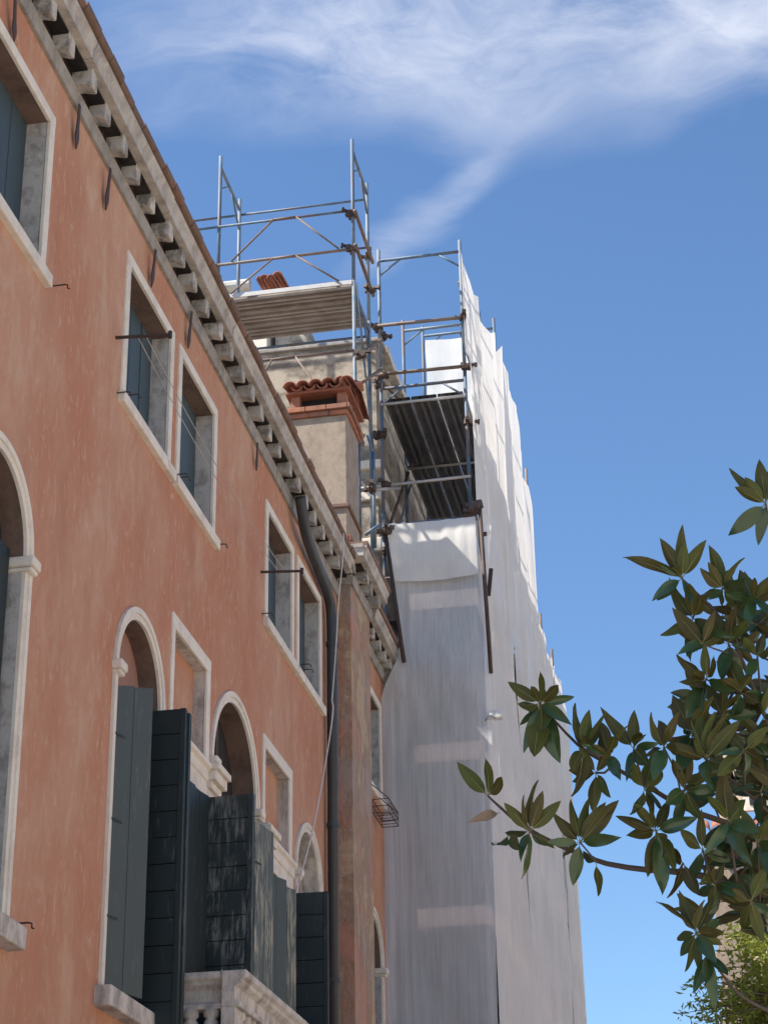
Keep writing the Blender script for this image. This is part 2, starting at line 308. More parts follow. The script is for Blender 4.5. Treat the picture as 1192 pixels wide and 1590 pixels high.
# ------------------------------------------------------------------ setting
GZ = -1.6
g = MB(); g.add([(-400, -400, GZ), (400, -400, GZ), (400, 400, GZ), (-400, 400, GZ)], [(0, 1, 2, 3)])
struct('ground', g, 'paving')

# ------------------------------------------------------------------ palazzo
FX = -4.0
pal = thing('palazzo', 'long terracotta red palazzo with white stone windows and a bracketed cornice', 'palazzo', (FX, 13, GZ))
def rect(y0, y1, z0, z1): return [(y0, z0), (y1, z0), (y1, z1), (y0, z1)]
def arch(c, r, spring, bottom, n=22):
    return [(c-r, bottom), (c+r, bottom)]+[(c+r*math.cos(math.pi*i/n), spring+r*math.sin(math.pi*i/n)) for i in range(n+1)]
UPW = [(8.66, 9.94), (11.56, 12.80), (12.95, 14.12), (15.89, 17.05), (17.19, 18.33), (20.60, 21.72)]   # outer frames of the top storey
HEADZ, SILLZ = 8.085, 6.77
FW_ = 0.088
up_open = [(a+FW_, b-FW_) for a, b in UPW]
ARCH = [(9.49, 0.575), (12.28, 0.585), (17.74, 0.585), (21.03, 0.585)]; A_SP, A_BOT = 4.84, 2.62
BIG = (14.95, 0.79); B_SP = 4.955; FLOOR = 2.02
holes = []
for a, b in up_open: holes.append((rect(a, b, SILLZ+0.10, HEADZ-FW_), 0.15))
for c, r_ in ARCH: holes.append((arch(c, r_-0.092, A_SP, A_BOT), 0.15))
holes.append((arch(BIG[0], BIG[1]-0.092, B_SP, FLOOR), 0.28))
P1, P2 = (13.01, 14.10), (15.88, 17.01)
for a, b in (P1, P2):
    holes.append((rect(a+0.075, b-0.105, 4.80, 5.625), 0.10))
    holes.append((rect(a+0.075, b-0.105, FLOOR, 4.53), 0.28))
WY0, WY1, WTOP = 3.0, 21.95, 8.80
from mathutils.geometry import tessellate_polygon
def wall_with_holes(outer, holes_):
    import bmesh
    bm = bmesh.new(); 
    def loop(pts):
        vs = [bm.verts.new((FX, y, z)) for y, z in pts]; return [bm.edges.new((vs[i], vs[(i+1) % len(vs)])) for i in range(len(vs))]
    ed = loop(outer)
    for h, d in holes_: ed += loop(h)
    bmesh.ops.triangle_fill(bm, use_beauty=True, use_dissolve=False, edges=ed, normal=(1, 0, 0))
    for f in bm.faces:
        if f.normal.x < 0: f.normal_flip()
    me = bpy.data.meshes.new('wall'); bm.to_mesh(me); bm.free(); return me
me = wall_with_holes(rect(WY0, WY1, GZ, WTOP), holes); me.materials.append(M['stucco'])
wall = link('wall', me, pal)
s = MB()                                                      # the other walls close the volume behind
s.add([(FX, WY1, GZ), (FX, WY1, WTOP), (-13, WY1, WTOP), (-13, WY1, GZ), (FX, WY0, GZ), (FX, WY0, WTOP), (-13, WY0, WTOP), (-13, WY0, GZ)], [(0, 1, 2, 3), (7, 6, 5, 4), (3, 2, 6, 7)])
s.build('rear_wall', 'stucco', pal)
def reveal(h, depth, name, mat, parent=pal):
    n = len(h); mb = MB(); vs = [(FX-0.0105, y, z) for y, z in h]+[(FX-depth-0.02, y, z) for y, z in h]
    mb.add(vs, [(i, (i+1) % n, (i+1) % n+n, i+n) for i in range(n)]); return mb.build(name, mat, parent)
def backing(h, depth, name, mat, parent=pal):
    n = len(h); mb = MB(); mb.add([(FX-depth, y, z) for y, z in h], [tuple(range(n))]); return mb.build(name, mat, parent)
def frame_ring(mb, outer, inner, proud, back=0.03):           # closed loops with equal counts
    n = len(outer)
    vs = [(FX+proud, y, z) for y, z in outer]+[(FX+proud, y, z) for y, z in inner]+[(FX-back, y, z) for y, z in outer]+[(FX-back, y, z) for y, z in inner]
    fs = []
    for i in range(n):
        j = (i+1) % n
        fs += [(i, j, j+n, i+n), (i, i+2*n, j+2*n, j), (i+n, j+n, j+3*n, i+3*n)]
    mb.add(vs, fs)
rnd = random.Random(3)
# top-storey windows
for k, (a, b) in enumerate(UPW):
    oa, ob = up_open[k]; z0, z1 = SILLZ+0.10, HEADZ-FW_
    mb = MB(); lo = SILLZ+0.092
    mb.box(FX-0.01, FX+0.018, a, oa, lo, z1); mb.box(FX-0.01, FX+0.018, ob, b, lo, z1); mb.box(FX-0.01, FX+0.019, a, b, z1, HEADZ)
    w = mb.build('window', 'stone', pal, bevel=0.005)
    MB().box(FX-0.17, FX+0.05, a-0.03, b+0.06, SILLZ, SILLZ+0.092).build('sill', 'stone', w, bevel=0.008)
    for yy in (oa, ob):
        mb = MB(); mb.add([(FX-0.0105, yy, z0), (FX-0.0105, yy, z1), (FX-0.17, yy, z1), (FX-0.17, yy, z0)], [(0, 1, 2, 3)]); mb.build('jamb', 'jamb', w)
    mb = MB(); mb.add([(FX-0.0105, oa, z1), (FX-0.0105, ob, z1), (FX-0.17, ob, z1), (FX-0.17, oa, z1)], [(0, 1, 2, 3)]); mb.build('head_soffit', 'stain_shade', w)
    npl = 4; wdt = (ob-oa)/npl
    for q in range(npl):
        y0 = oa+q*wdt+(0.004 if q != 2 else 0.008)
        MB().box(FX-0.20, FX-0.15+rnd.uniform(-0.004, 0.004), y0, oa+(q+1)*wdt-0.003, z0-0.02, z1+0.02).build('shutter_plank', 'green_up', w, bevel=0.004)
# iron clothes-line bars and shutter hooks
for (px, py, L_) in ((180, 524, 0.41), (405, 888, 0.39)):
    q = at_x(px, py, FX)
    MB().tube([q-Vector((0.02, 0, 0)), q+Vector((L_, 0.0, -0.03))], 0.013, 8).tube([q+Vector((L_, 0, -0.055)), q+Vector((L_, 0, -0.002))], 0.016, 8).build('clothesline_bar', 'iron', pal)
def hook(px, py, L_=0.10, drop=0.03):
    q = at_x(px, py, FX)
    MB().tube([q, q+Vector((L_*0.8, 0, 0)), q+Vector((L_, 0, -0.006)), q+Vector((L_, 0, -drop)), q+Vector((L_*1.15, 0, -drop-0.006))], 0.0055, 6).build('shutter_hook', 'iron', pal)
for a in ((83, 444), (182, 610), (196, 614), (272, 737), (275, 742), (334, 846), (406, 953), (467, 1032), (470, 1040), (24, 1434)):
    hook(*a)
# arched windows
def arch_window(c, r, spring, bottom, back_mat, rev_mat, big=False):
    dp_ = 0.20 if big else 0.15
    n = 26; outer = arch(c, r, spring, bottom, n); mid = arch(c, r-0.045, spring, bottom, n); inner = arch(c, r-0.092, spring, bottom, n)
    outer_b = outer; mb = MB()
    frame_ring(mb, outer[1:]+outer[:1], mid[1:]+mid[:1], 0.024, 0.01)
    frame_ring(mb, mid[1:]+mid[:1], inner[1:]+inner[:1], 0.012, 0.01)
    w = mb.build('arched_window', 'stone', pal)
    ri = r-0.0925; up_arc = [(c+ri*math.cos(math.pi*i/n), spring+ri*math.sin(math.pi*i/n)) for i in range(n+1)]
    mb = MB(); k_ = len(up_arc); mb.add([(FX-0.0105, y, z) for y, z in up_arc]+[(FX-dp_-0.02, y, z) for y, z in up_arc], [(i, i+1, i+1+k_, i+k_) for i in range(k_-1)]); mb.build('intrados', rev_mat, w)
    mb = MB()
    for sg in (-1, 1): mb.add([(FX-0.0105, c+sg*ri, bottom), (FX-0.0105, c+sg*ri, spring), (FX-dp_-0.02, c+sg*ri, spring), (FX-dp_-0.02, c+sg*ri, bottom)], [(0, 1, 2, 3)])
    mb.build('jamb', 'jamb', w)
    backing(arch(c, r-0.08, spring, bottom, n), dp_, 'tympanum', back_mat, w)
    if not big:
        MB().box(FX-0.1, FX+0.11, c-r-0.06, c+r+0.06, bottom-0.13, bottom+0.0).build('sill', 'stone_dirty', w, bevel=0.01)
    for sgn in (-1, 1):
        y0 = c+sgn*(r-0.122); y1 = c+sgn*(r+0.018)
        lo, hi = min(y0, y1), max(y0, y1)
        mb = MB(); zc_ = spring-0.01
        mb.box(FX-0.12, FX+0.072, lo, hi, zc_-0.055, zc_+0.012); mb.box(FX-0.12, FX+0.058, lo+0.012, hi-0.012, zc_-0.085, zc_-0.056)
        mb.build('capital', 'stone', w, bevel=0.016)
    return w
awins = []
for (c, r_), bm_, rm_ in zip(ARCH, ('black', 'stucco_dark', 'greyplaster', 'black'), ('stain_shade', 'stain_shade', 'stone_dirty', 'stain_shade')):
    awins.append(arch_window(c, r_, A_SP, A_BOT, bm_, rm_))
big = arch_window(BIG[0], BIG[1], B_SP, FLOOR, 'black', 'stain_shade', True)
# joinery inside the big arch and the openings
for c, r_, sp_, w in ((BIG[0], 0.655, B_SP, big), (ARCH[0][0], 0.45, A_SP, awins[0])):
    mb = MB(); d0 = 0.195 if w is big else 0.145; mb.box(FX-d0-0.01, FX-d0+0.035, c-0.03, c+0.03, FLOOR, sp_+r_-0.01); mb.box(FX-d0-0.01, FX-d0+0.03, c-r_, c+r_, sp_-0.32, sp_-0.25)
    mb.build('transom_bar', 'darkwood', w)
    for sg in (-1, 1):
        mb = MB(); y0, y1 = sorted((c+sg*0.09, c+sg*(r_-0.08))); mb.box(FX-d0+0.003, FX-d0+0.008, y0, y1, FLOOR+0.65, sp_-0.36); mb.build('pane', 'glass', w)
# the blind panels and lintels beside the big arch
for (a, b) in (P1, P2):
    mb = MB(); ia, ib = a+0.075, b-0.105; z0, z1 = 4.80, 5.625; ztop = 5.74
    mb.box(FX-0.01, FX+0.016, a, ia, z0, z1); mb.box(FX-0.01, FX+0.016, ib, b, z0, z1); mb.box(FX-0.01, FX+0.017, a, b, z1, ztop)
    w = mb.build('blind_panel_frame', 'stone', pal, bevel=0.006)
    reveal(rect(ia, ib, z0, z1), 0.10, 'reveal', 'stone_dirty', w); backing(rect(ia-0.01, ib+0.01, z0-0.01, z1+0.01), 0.10, 'panel', 'stucco', w)
    mb = MB(); mb.prism_y([(FX-0.3, 4.53), (FX+0.05, 4.53), (FX+0.05, 4.66), (FX+0.065, 4.665), (FX+0.065, 4.745), (FX+0.095, 4.765), (FX+0.095, 4.798), (FX-0.3, 4.798)], a-0.02, b-0.105)
    lt = mb.build('lintel', 'stone', pal, bevel=0.006)
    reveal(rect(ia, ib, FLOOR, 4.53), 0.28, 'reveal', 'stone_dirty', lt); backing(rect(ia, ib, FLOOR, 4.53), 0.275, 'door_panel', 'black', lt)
for yc in (14.09, 15.81):
    MB().box(FX-0.20, FX+0.04, yc-0.115, yc+0.115, FLOOR, 4.53).build('pilaster', 'stone', pal, bevel=0.006)
    mb = MB(); y0, y1 = yc-0.13, yc+0.13
    for (d, za, zb) in ((0.055, 4.535, 4.62), (0.085, 4.62, 4.68), (0.125, 4.68, 4.76), (0.155, 4.76, 4.815), (0.13, 4.815, 4.835)):
        mb.box(FX-0.2, FX+d, yc-0.115-d*0.45, yc+0.115+d*0.45, za, zb)
    mb.build('capital', 'stone', pal, bevel=0.008)

# open shutters of the main floor: vertical boards on one face, horizontal boards on the other
def shutter(p0, p1, z0, z1, front, back, label=None, th=0.045, rows=None, z1b=None):
    p0, p1 = Vector((p0[0], p0[1], 0)), Vector((p1[0], p1[1], 0)); d = (p1-p0).normalized(); L_ = (p1-p0).length
    nrm = Vector((d.y, -d.x, 0))                               # towards the street / camera side
    if nrm.y > 0 and abs(nrm.y) > 0.5: nrm = -nrm
    elif abs(nrm.y) <= 0.5 and nrm.x < 0: nrm = -nrm
    def slab(a, b, za, zb, o0, o1, name, mat, par, zb2=None):
        zb2 = zb if zb2 is None else zb2
        c = [p0+d*a+nrm*o0, p0+d*b+nrm*o0, p0+d*b+nrm*o1, p0+d*a+nrm*o1]
        mb = MB(); mb.add([(q.x, q.y, za) for q in c]+[(c[0].x, c[0].y, zb), (c[1].x, c[1].y, zb2), (c[2].x, c[2].y, zb2), (c[3].x, c[3].y, zb)], [(3, 2, 1, 0), (4, 5, 6, 7), (0, 1, 5, 4), (1, 2, 6, 5), (2, 3, 7, 6), (3, 0, 4, 7)])
        return mb.build(name, mat, par, bevel=0.003)
    core = slab(0, L_, z0+0.004, z1-0.004, -th*0.5, 0.0, 'shutter', back, pal, None if z1b is None else z1b-0.004)
    if label: core['label'] = label
    if rows is None:
        n = max(2, round(L_/0.22)); w = L_/n
        for i in range(n):
            za = z1+((z1b or z1)-z1)*(i/n); zb_ = z1+((z1b or z1)-z1)*((i+1)/n)
            slab(i*w+0.0015, (i+1)*w-0.0015, z0, za+rnd.uniform(-.012, .012), 0.001, th*0.5+rnd.uniform(0, 0.003), 'plank', front, core, zb_+rnd.uniform(-.012, .012))
        for zz in (z0+0.45, z0+1.1, z1-0.35):
            slab(0.0, L_*0.30, zz, zz+0.018, th*0.5+0.004, th*0.5+0.010, 'strap_hinge', 'green', core)
    else:
        n = rows; hgt = (z1-z0)/n
        for i in range(n):
            slab(0.0, L_-0.045, z0+i*hgt+0.0025, z0+(i+1)*hgt-0.0025, 0.001, th*0.5+rnd.uniform(0, 0.004), 'plank', front, core)
        slab(L_-0.043, L_, z0, z1, 0.001, th*0.5+0.006, 'edge_board', front, core)
    return core
shutter((-4.02, 11.765), (-3.885, 12.20), 2.635, 4.68, 'green_flat', 'green', 'faded grey-green shutter leaf standing ajar', z1b=4.79)
shutter((-4.10, 12.60), (-3.735, 12.60), 2.50, 4.78, 'green', 'green', 'dark green shutter leaf with horizontal boards', rows=12)
shutter((-4.08, 12.655), (-3.72, 12.655), 2.52, 4.76, 'green', 'green', rows=12)
shutter((-4.0, 13.12), (-3.94, 13.50), 2.06, 4.50, 'green', 'green')
shutter((-3.985, 13.53), (-3.90, 13.76), 2.06, 4.50, 'green', 'green')
shutter((-4.03, 13.80), (-3.53, 13.78), 2.06, 4.49, 'green_worn', 'green', 'chalky dark green shutter leaf with horizontal boards', rows=13)
s4a, s4b = at_x(394, 1280, -3.83), at_x(421, 1291, -3.765)
shutter((s4a.x, s4a.y-0.03), (s4b.x, s4b.y), 2.06, (s4a.z+s4b.z)/2, 'green_peel', 'green', 'shutter leaf with peeling pale paint')
shutter((-4.0, 15.97), (-3.90, 16.34), 2.06, 4.50, 'green_flat', 'green')
shutter((-4.0, 16.42), (-3.92, 16.80), 2.06, 4.52, 'green_peel', 'green')
shutter((-4.02, 17.03), (-3.655, 17.05), 2.06, 4.565, 'green', 'green', 'plain dark green shutter leaf with horizontal boards', rows=12)
shutter((-4.11, 9.06), (-4.11, 9.50), A_BOT, 4.93, 'green', 'green'); shutter((-4.11, 9.51), (-4.10, 9.93), A_BOT, 4.88, 'green', 'green')

# balcony
BY0, BY1, BX = 12.98, 16.98, -3.43
bal = MB().box(FX, BX+0.02, BY0, BY1, FLOOR-0.18, FLOOR-0.0).build('balcony', 'stone_dirty', pal, bevel=0.015)
def rail_prof(o):                                             # (outward offset, z)
    return [(-0.09, 2.70), (0.045, 2.70), (0.045, 2.735), (0.01, 2.755), (0.01, 2.835), (0.055, 2.865), (0.055, 2.885), (0.085, 2.905), (0.085, 2.95), (-0.09, 2.95)]
pr = rail_prof(0)
mb = MB(); mb.prism_y([(BX+o, z) for o, z in pr], BY0-0.085, BY1+0.085); mb.build('front_rail', 'stone_dirty', bal, bevel=0.008)
mb = MB(); n = len(pr); vs = [(FX, BY0-o, z-0.001) for o, z in pr]+[(BX-0.09, BY0-o, z-0.001) for o, z in pr]
mb.add(vs, [tuple(range(n)), tuple(range(2*n-1, n-1, -1))]+[((i+1) % n, (i+1) % n+n, i+n, i) for i in range(n)]); mb.build('side_rail', 'stone_dirty', bal, bevel=0.008)
mb = MB(); vs = [(FX, BY1+o, z-0.001) for o, z in pr]+[(BX-0.09, BY1+o, z-0.001) for o, z in pr]
mb.add(vs, [tuple(range(n)), tuple(range(2*n-1, n-1, -1))]+[((i+1) % n, (i+1) % n+n, i+n, i) for i in range(n)]); mb.build('side_rail', 'stone_dirty', bal, bevel=0.008)
def baluster_mesh():
    prof = [(0.055, 0), (0.055, 0.06), (0.03, 0.08), (0.052, 0.20), (0.05, 0.27), (0.027, 0.42), (0.03, 0.52), (0.05, 0.55), (0.05, 0.60), (0.035, 0.62), (0.055, 0.64), (0.055, 0.70)]
    mb = MB(); mb.tube([(0, 0, z) for r_, z in prof], [r_ for r_, z in prof], 12); 
    return mb.mesh('baluster', M['stone_dirty'], True)
bmesh_ = baluster_mesh()
def place_baluster(x, y):
    o = link('baluster', bmesh_, bal); o.matrix_parent_inverse = parent_inv(bal); o.location = (x, y, FLOOR)
for i in range(3): place_baluster(FX+0.10+i*0.145, BY0)
for yy in (BY0, BY0+1.33, BY0+2.67, BY1):
    MB().box(BX-0.09, BX+0.012, yy-0.09, yy+0.09, FLOOR, 2.70).build('pedestal', 'stone_dirty', bal, bevel=0.006)
for i in range(25):
    y = BY0+0.16+i*(BY1-BY0-0.3)/24
    if min(abs(y-q) for q in (BY0+1.33, BY0+2.67)) > 0.13: place_baluster(BX-0.035, y)
for yy in (BY0+0.25, BY0+1.4, BY0+2.6, BY1-0.25):
    MB().prism_y([(FX, FLOOR-0.6), (FX+0.12, FLOOR-0.55), (FX+0.4, FLOOR-0.30), (FX+0.5, FLOOR-0.182), (FX, FLOOR-0.182)], yy-0.09, yy+0.09).build('console', 'stone_dirty', bal, bevel=0.01)

# pier carrying the chimney
PY0, PY1, PX = 19.20, 20.30, -3.845
MB().box(FX-0.05, PX, PY0, PY1, GZ, 9.0).build('chimney_breast', 'peeled', pal)

# cornice
def cornice(y0, y1, x0, dz, brackets, segs, fil=True):
    zf = 8.445+dz
    if fil:
        MB().prism_y([(x0-0.02, zf), (x0+0.030, zf), (x0+0.036, zf+0.075), (x0+0.05, zf+0.085), (x0+0.05, zf+0.105), (x0-0.02, zf+0.105)], y0, y1).build('cornice_fillet', 'fillet', pal, bevel=0.004)
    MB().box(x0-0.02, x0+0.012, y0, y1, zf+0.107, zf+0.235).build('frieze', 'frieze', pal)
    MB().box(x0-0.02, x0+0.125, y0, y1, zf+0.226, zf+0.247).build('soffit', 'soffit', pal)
    for y in brackets:
        j = rnd.uniform(-0.018, 0.018); hw = 0.056+rnd.uniform(-.006, .006); pj = 0.150+rnd.uniform(-.022, .012); b0 = zf+0.105+rnd.uniform(0.0, 0.01)
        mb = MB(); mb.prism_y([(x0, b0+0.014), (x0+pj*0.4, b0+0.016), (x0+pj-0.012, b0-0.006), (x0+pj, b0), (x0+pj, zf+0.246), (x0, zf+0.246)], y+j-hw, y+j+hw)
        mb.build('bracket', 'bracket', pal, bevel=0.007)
    for a, b in zip(segs[:-1], segs[1:]):
        j = rnd.uniform(-0.006, 0.006); zc_ = zf+0.248
        MB().prism_y([(x0-0.02, zc_), (x0+0.192+j, zc_), (x0+0.197+j, zc_+0.075), (x0+0.213+j, zc_+0.095), (x0+0.222+j, zc_+0.125), (x0+0.222+j, zc_+0.14), (x0-0.02, zc_+0.14)], a+0.004, b-0.004).build('cornice_block', 'corona', pal, bevel=0.004)
bys = [9.47+0.3815*i for i in range(-14, 27)]
cornice(WY0, PY0-0.015, FX, 0.0, [b for b in bys if b < 18.95], [3.0, 4.5, 6.3, 8.2, 10.1, 12.0, 13.92, 15.7, 17.48, 19.12])
cornice(PY0-0.005, PY1+0.005, PX, 0.15, [19.42, 19.80, 20.14], [19.03, 19.75, 20.42])
cornice(PY1+0.02, 21.9, FX, 0.0, [20.75, 21.12, 21.48, 21.78], [20.44, 21.2, 21.9])
# return of the pier cornice on its front face
zf = 8.595
def yprism(prof, x0, x1, name, mat, bev=0.004):               # profile (distance towards camera, z)
    n = len(prof); mb = MB(); vs = [(x0, PY0-o, z) for o, z in prof]+[(x1, PY0-o, z) for o, z in prof]
    mb.add(vs, [tuple(range(n)), tuple(range(2*n-1, n-1, -1))]+[((i+1) % n, (i+1) % n+n, i+n, i) for i in range(n)]); return mb.build(name, mat, pal, bevel=bev)
yprism([(-0.02, zf), (0.030, zf), (0.036, zf+0.075), (0.05, zf+0.085), (0.05, zf+0.105), (-0.02, zf+0.105)], FX, PX+0.029, 'cornice_fillet', 'fillet')
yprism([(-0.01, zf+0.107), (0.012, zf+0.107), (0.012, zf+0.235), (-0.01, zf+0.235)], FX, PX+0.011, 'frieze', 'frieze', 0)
yprism([(-0.01, zf+0.25), (0.20, zf+0.25), (0.205, zf+0.33), (0.225, zf+0.35), (0.23, zf+0.388), (-0.01, zf+0.388)], FX+0.06, PX+0.188, 'cornice_block', 'corona')
yprism([(0.0, zf+0.13), (0.145, zf+0.115), (0.15, zf+0.12), (0.15, zf+0.248), (0.0, zf+0.248)], PX-0.045, PX+0.06, 'bracket', 'bracket', 0.007)
# eave tiles above the corona and the roof
y = WY0
while y < 19.0:
    w = rnd.uniform(0.22, 0.34); j = rnd.uniform(-0.012, 0.012)
    MB().prism_y([(FX-0.3, 8.836), (FX+0.235+j, 8.836), (FX+0.252+j, 8.845), (FX+0.254+j, 8.898+j*0.4), (FX-0.3, 8.90)], y, y+w-0.006).build('eave_tile', 'eave', pal, bevel=0.004); y += w
y = 20.44
while y < 21.85:
    w = rnd.uniform(0.22, 0.3)
    MB().prism_y([(FX-0.3, 8.836), (FX+0.245, 8.836), (FX+0.25, 8.895), (FX-0.3, 8.90)], y, min(y+w, 21.9)-0.006).build('eave_tile', 'eave', pal, bevel=0.004); y += w
for y0, y1 in ((19.04, 19.4), (19.4, 19.75), (19.75, 20.1), (20.1, 20.43)):
    MB().box(PX-0.2, PX+0.235, y0, y1-0.006, 8.985, 9.04).build('eave_tile', 'eave', pal, bevel=0.004)
mb = MB(); mb.add([(FX+0.22, WY0, 8.90), (FX+0.22, 21.9, 8.90), (-8.5, 21.9, 10.15), (-8.5, WY0, 10.15), (-13.2, WY0, 8.9), (-13.2, 21.9, 8.9)], [(0, 1, 2, 3), (3, 2, 5, 4)])
mb.build('roof', 'eave', pal)
# iron anchors below the cornice
for i, ((ax, ay), (bx, by)) in enumerate((((24, 0), (22, 64)), ((124, 163), (118, 231)), ((172, 262), (164, 326)), ((242, 388), (235, 446)), ((298, 484), (292, 541)), ((400, 688), (398, 731)))):
    a, b = at_x(ax, ay, FX+0.055), at_x(bx, by, FX+0.02)
    mb = MB(); mid = a.lerp(b, 0.6)+Vector((0.0, 0, 0)); e = Vector((0, 1, 0))
    pts = [(a, 0.016), (a.lerp(b, 0.45), 0.020), (a.lerp(b, 0.75), 0.034), (b, 0.004)]
    vs = []
    for q, w in pts: vs += [q-e*w-Vector((0.004, 0, 0)), q+e*w-Vector((0.004, 0, 0)), q+e*w+Vector((0.006, 0, 0)), q-e*w+Vector((0.006, 0, 0))]
    fs = []
    for k in range(3):
        for j in range(4): fs.append((k*4+j, k*4+(j+1) % 4, (k+1)*4+(j+1) % 4, (k+1)*4+j))
    mb.add(vs, fs+[(3, 2, 1, 0), (12, 13, 14, 15)]); mb.build('iron_anchor', 'iron', pal)
# drain pipe
pp = [(466, 772, FX+0.13), (470, 800, FX+0.13), (474, 826, FX+0.125), (483, 854, FX+0.10), (496, 886, FX+0.085), (509, 920, FX+0.08), (514, 945, FX+0.08), (515, 975, FX+0.08)]
pts = [at_x(a, b, c) for a, b, c in pp]; last = pts[-1]
pts[-1] = Vector((FX+0.08, last.y, last.z)); pts.append(Vector((FX+0.08, last.y, GZ+0.02)))
def smooth(ps, it=2):
    for _ in range(it):
        q = [ps[0]]
        for a, b in zip(ps[:-1], ps[1:]): q += [a.lerp(b, .25), a.lerp(b, .75)]
        ps = q+[ps[-1]]
    return ps
dp = MB().tube(smooth(pts[:-1])+[pts[-1]], 0.056, 14).build('drain_pipe', 'pipe', pal, True)
for zz in (7.6, 5.62, 4.05, 2.2):
    MB().tube([(FX+0.08, last.y, zz), (FX+0.08, last.y, zz+0.05)], 0.064, 14).build('pipe_collar', 'pipe', dp)
# chimney
CX0, CX1, CY0, CY1 = -4.55, -3.885, 19.26, 19.98
chim = MB().box(CX0, CX1, CY0, CY1, 8.95, 10.80).build('chimney', 'chimplaster', pal, bevel=0.012)
MB().box(CX0-0.025, CX1+0.03, CY0-0.03, CY1+0.03, 9.585, 9.635).build('string_course', 'eave', chim, bevel=0.008)
k = 0
for row in range(2):                                          # exposed brick base
    for i in range(3):
        MB().box(CX1-0.30-0.02*row+i*0.115, CX1-0.30-0.02*row+i*0.115+0.108, CY0-0.06, CY0-0.005, 9.06+row*0.085, 9.06+row*0.085+0.078).build('brick', 'brickcap', chim, bevel=0.008)
    for i in range(4):
        MB().box(CX1+0.002, CX1+0.05, CY0-0.05+i*0.2, CY0-0.05+i*0.2+0.19, 9.06+row*0.085, 9.06+row*0.085+0.078).build('brick', 'brickcap', chim, bevel=0.008)
def brick_course(z0, z1, o, ln=0.25):
    x = CX0-o
    while x < CX1+o-0.01:
        e = min(x+ln, CX1+o); MB().box(x, e-0.006, CY0-o, CY0+0.12, z0, z1).build('brick', 'brickcap', chim, bevel=0.006)
        MB().box(x, e-0.006, CY1-0.12, CY1+o, z0, z1).build('brick', 'brickcap', chim, bevel=0.006); x = e
    y = CY0+0.122
    while y < CY1-0.13:
        e = min(y+ln, CY1-0.122); MB().box(CX1-0.12, CX1+o, y, e-0.006, z0, z1).build('brick', 'brickcap', chim, bevel=0.006)
        MB().box(CX0-o, CX0+0.12, y, e-0.006, z0, z1).build('brick', 'brickcap', chim, bevel=0.006); y = e
brick_course(10.80, 10.855, 0.03); brick_course(10.862, 10.925, 0.06)
MB().box(CX0+0.06, CX1-0.06, CY0+0.12, CY1-0.12, 10.80, 11.16).build('flue', 'black', chim)
for (a, b) in ((CX0, CX0+0.11), (CX1-0.11, CX1)):
    for (c, d) in ((CY0, CY0+0.13), (CY1-0.13, CY1)):
        MB().box(a, b, c, d, 10.927, 11.10).build('brick_pier', 'brickcap', chim, bevel=0.006)
MB().box(CX1-0.06, CX1, CY0+0.28, CY0+0.40, 10.927, 11.10).build('brick_pier', 'brickcap', chim, bevel=0.006)
MB().box(CX0-0.05, CX1+0.06, CY0-0.07, CY1+0.07, 11.10, 11.135).build('cap_slab', 'terra', chim, bevel=0.006)
def tile(axis_p0, axis_p1, r0, r1, name, par, mat='terra', upv=Vector((0, 0, 1)), flip=False):   # half-round tile
    a, b = Vector(axis_p0), Vector(axis_p1); d = (b-a).normalized(); sd = d.cross(upv).normalized(); u_ = sd.cross(d); sg = -1 if flip else 1
    vs = []; n = 7
    for q, r_ in ((a, r0), (b, r1)):
        for t_ in (0, 0.016):
            for i in range(n):
                an = math.pi*i/(n-1); vs.append(q+sd*math.cos(an)*(r_-t_)+u_*sg*math.sin(an)*(r_-t_)*0.85)
    fs = []
    for i in range(n-1):
        fs += [(i, i+1, 2*n+i+1, 2*n+i), (n+i, 3*n+i, 3*n+i+1, n+i+1), (i, n+i, n+i+1, i+1), (2*n+i, 2*n+i+1, 3*n+i+1, 3*n+i)]
    fs += [(0, 2*n, 3*n, n), (n-1, 2*n-1, 4*n-1, 3*n-1)]
    mb = MB(); mb.add(vs, fs); return mb.build(name, mat, par, True)
RX = (CX0+CX1)/2; RZ = 11.30
nt = 5; st = (CX1+0.02-CX0+0.08)/nt
YM = (CY0+CY1)/2
for i in range(nt):
    xx = CX0-0.06+st*(i+0.5)
    tile((xx, CY0-0.14, 11.165), (xx, YM, 11.30), 0.082, 0.07, 'roof_tile', chim)
    tile((xx, CY1+0.14, 11.165), (xx, YM, 11.30), 0.082, 0.07, 'roof_tile', chim)
    if i < nt-1:
        tile((xx+st/2, CY0-0.12, 11.175), (xx+st/2, YM, 11.30), 0.07, 0.06, 'channel_tile', chim, 'terra', flip=True)
tile((CX1+0.035, CY0-0.16, 11.15), (CX1+0.035, YM, 11.28), 0.085, 0.085, 'verge_tile', chim); tile((CX1+0.035, YM, 11.28), (CX1+0.035, CY1+0.16, 11.15), 0.085, 0.085, 'verge_tile', chim)
tile((CX0-0.1, YM, 11.335), (CX1+0.13, YM, 11.335), 0.085, 0.085, 'ridge_tile', chim)

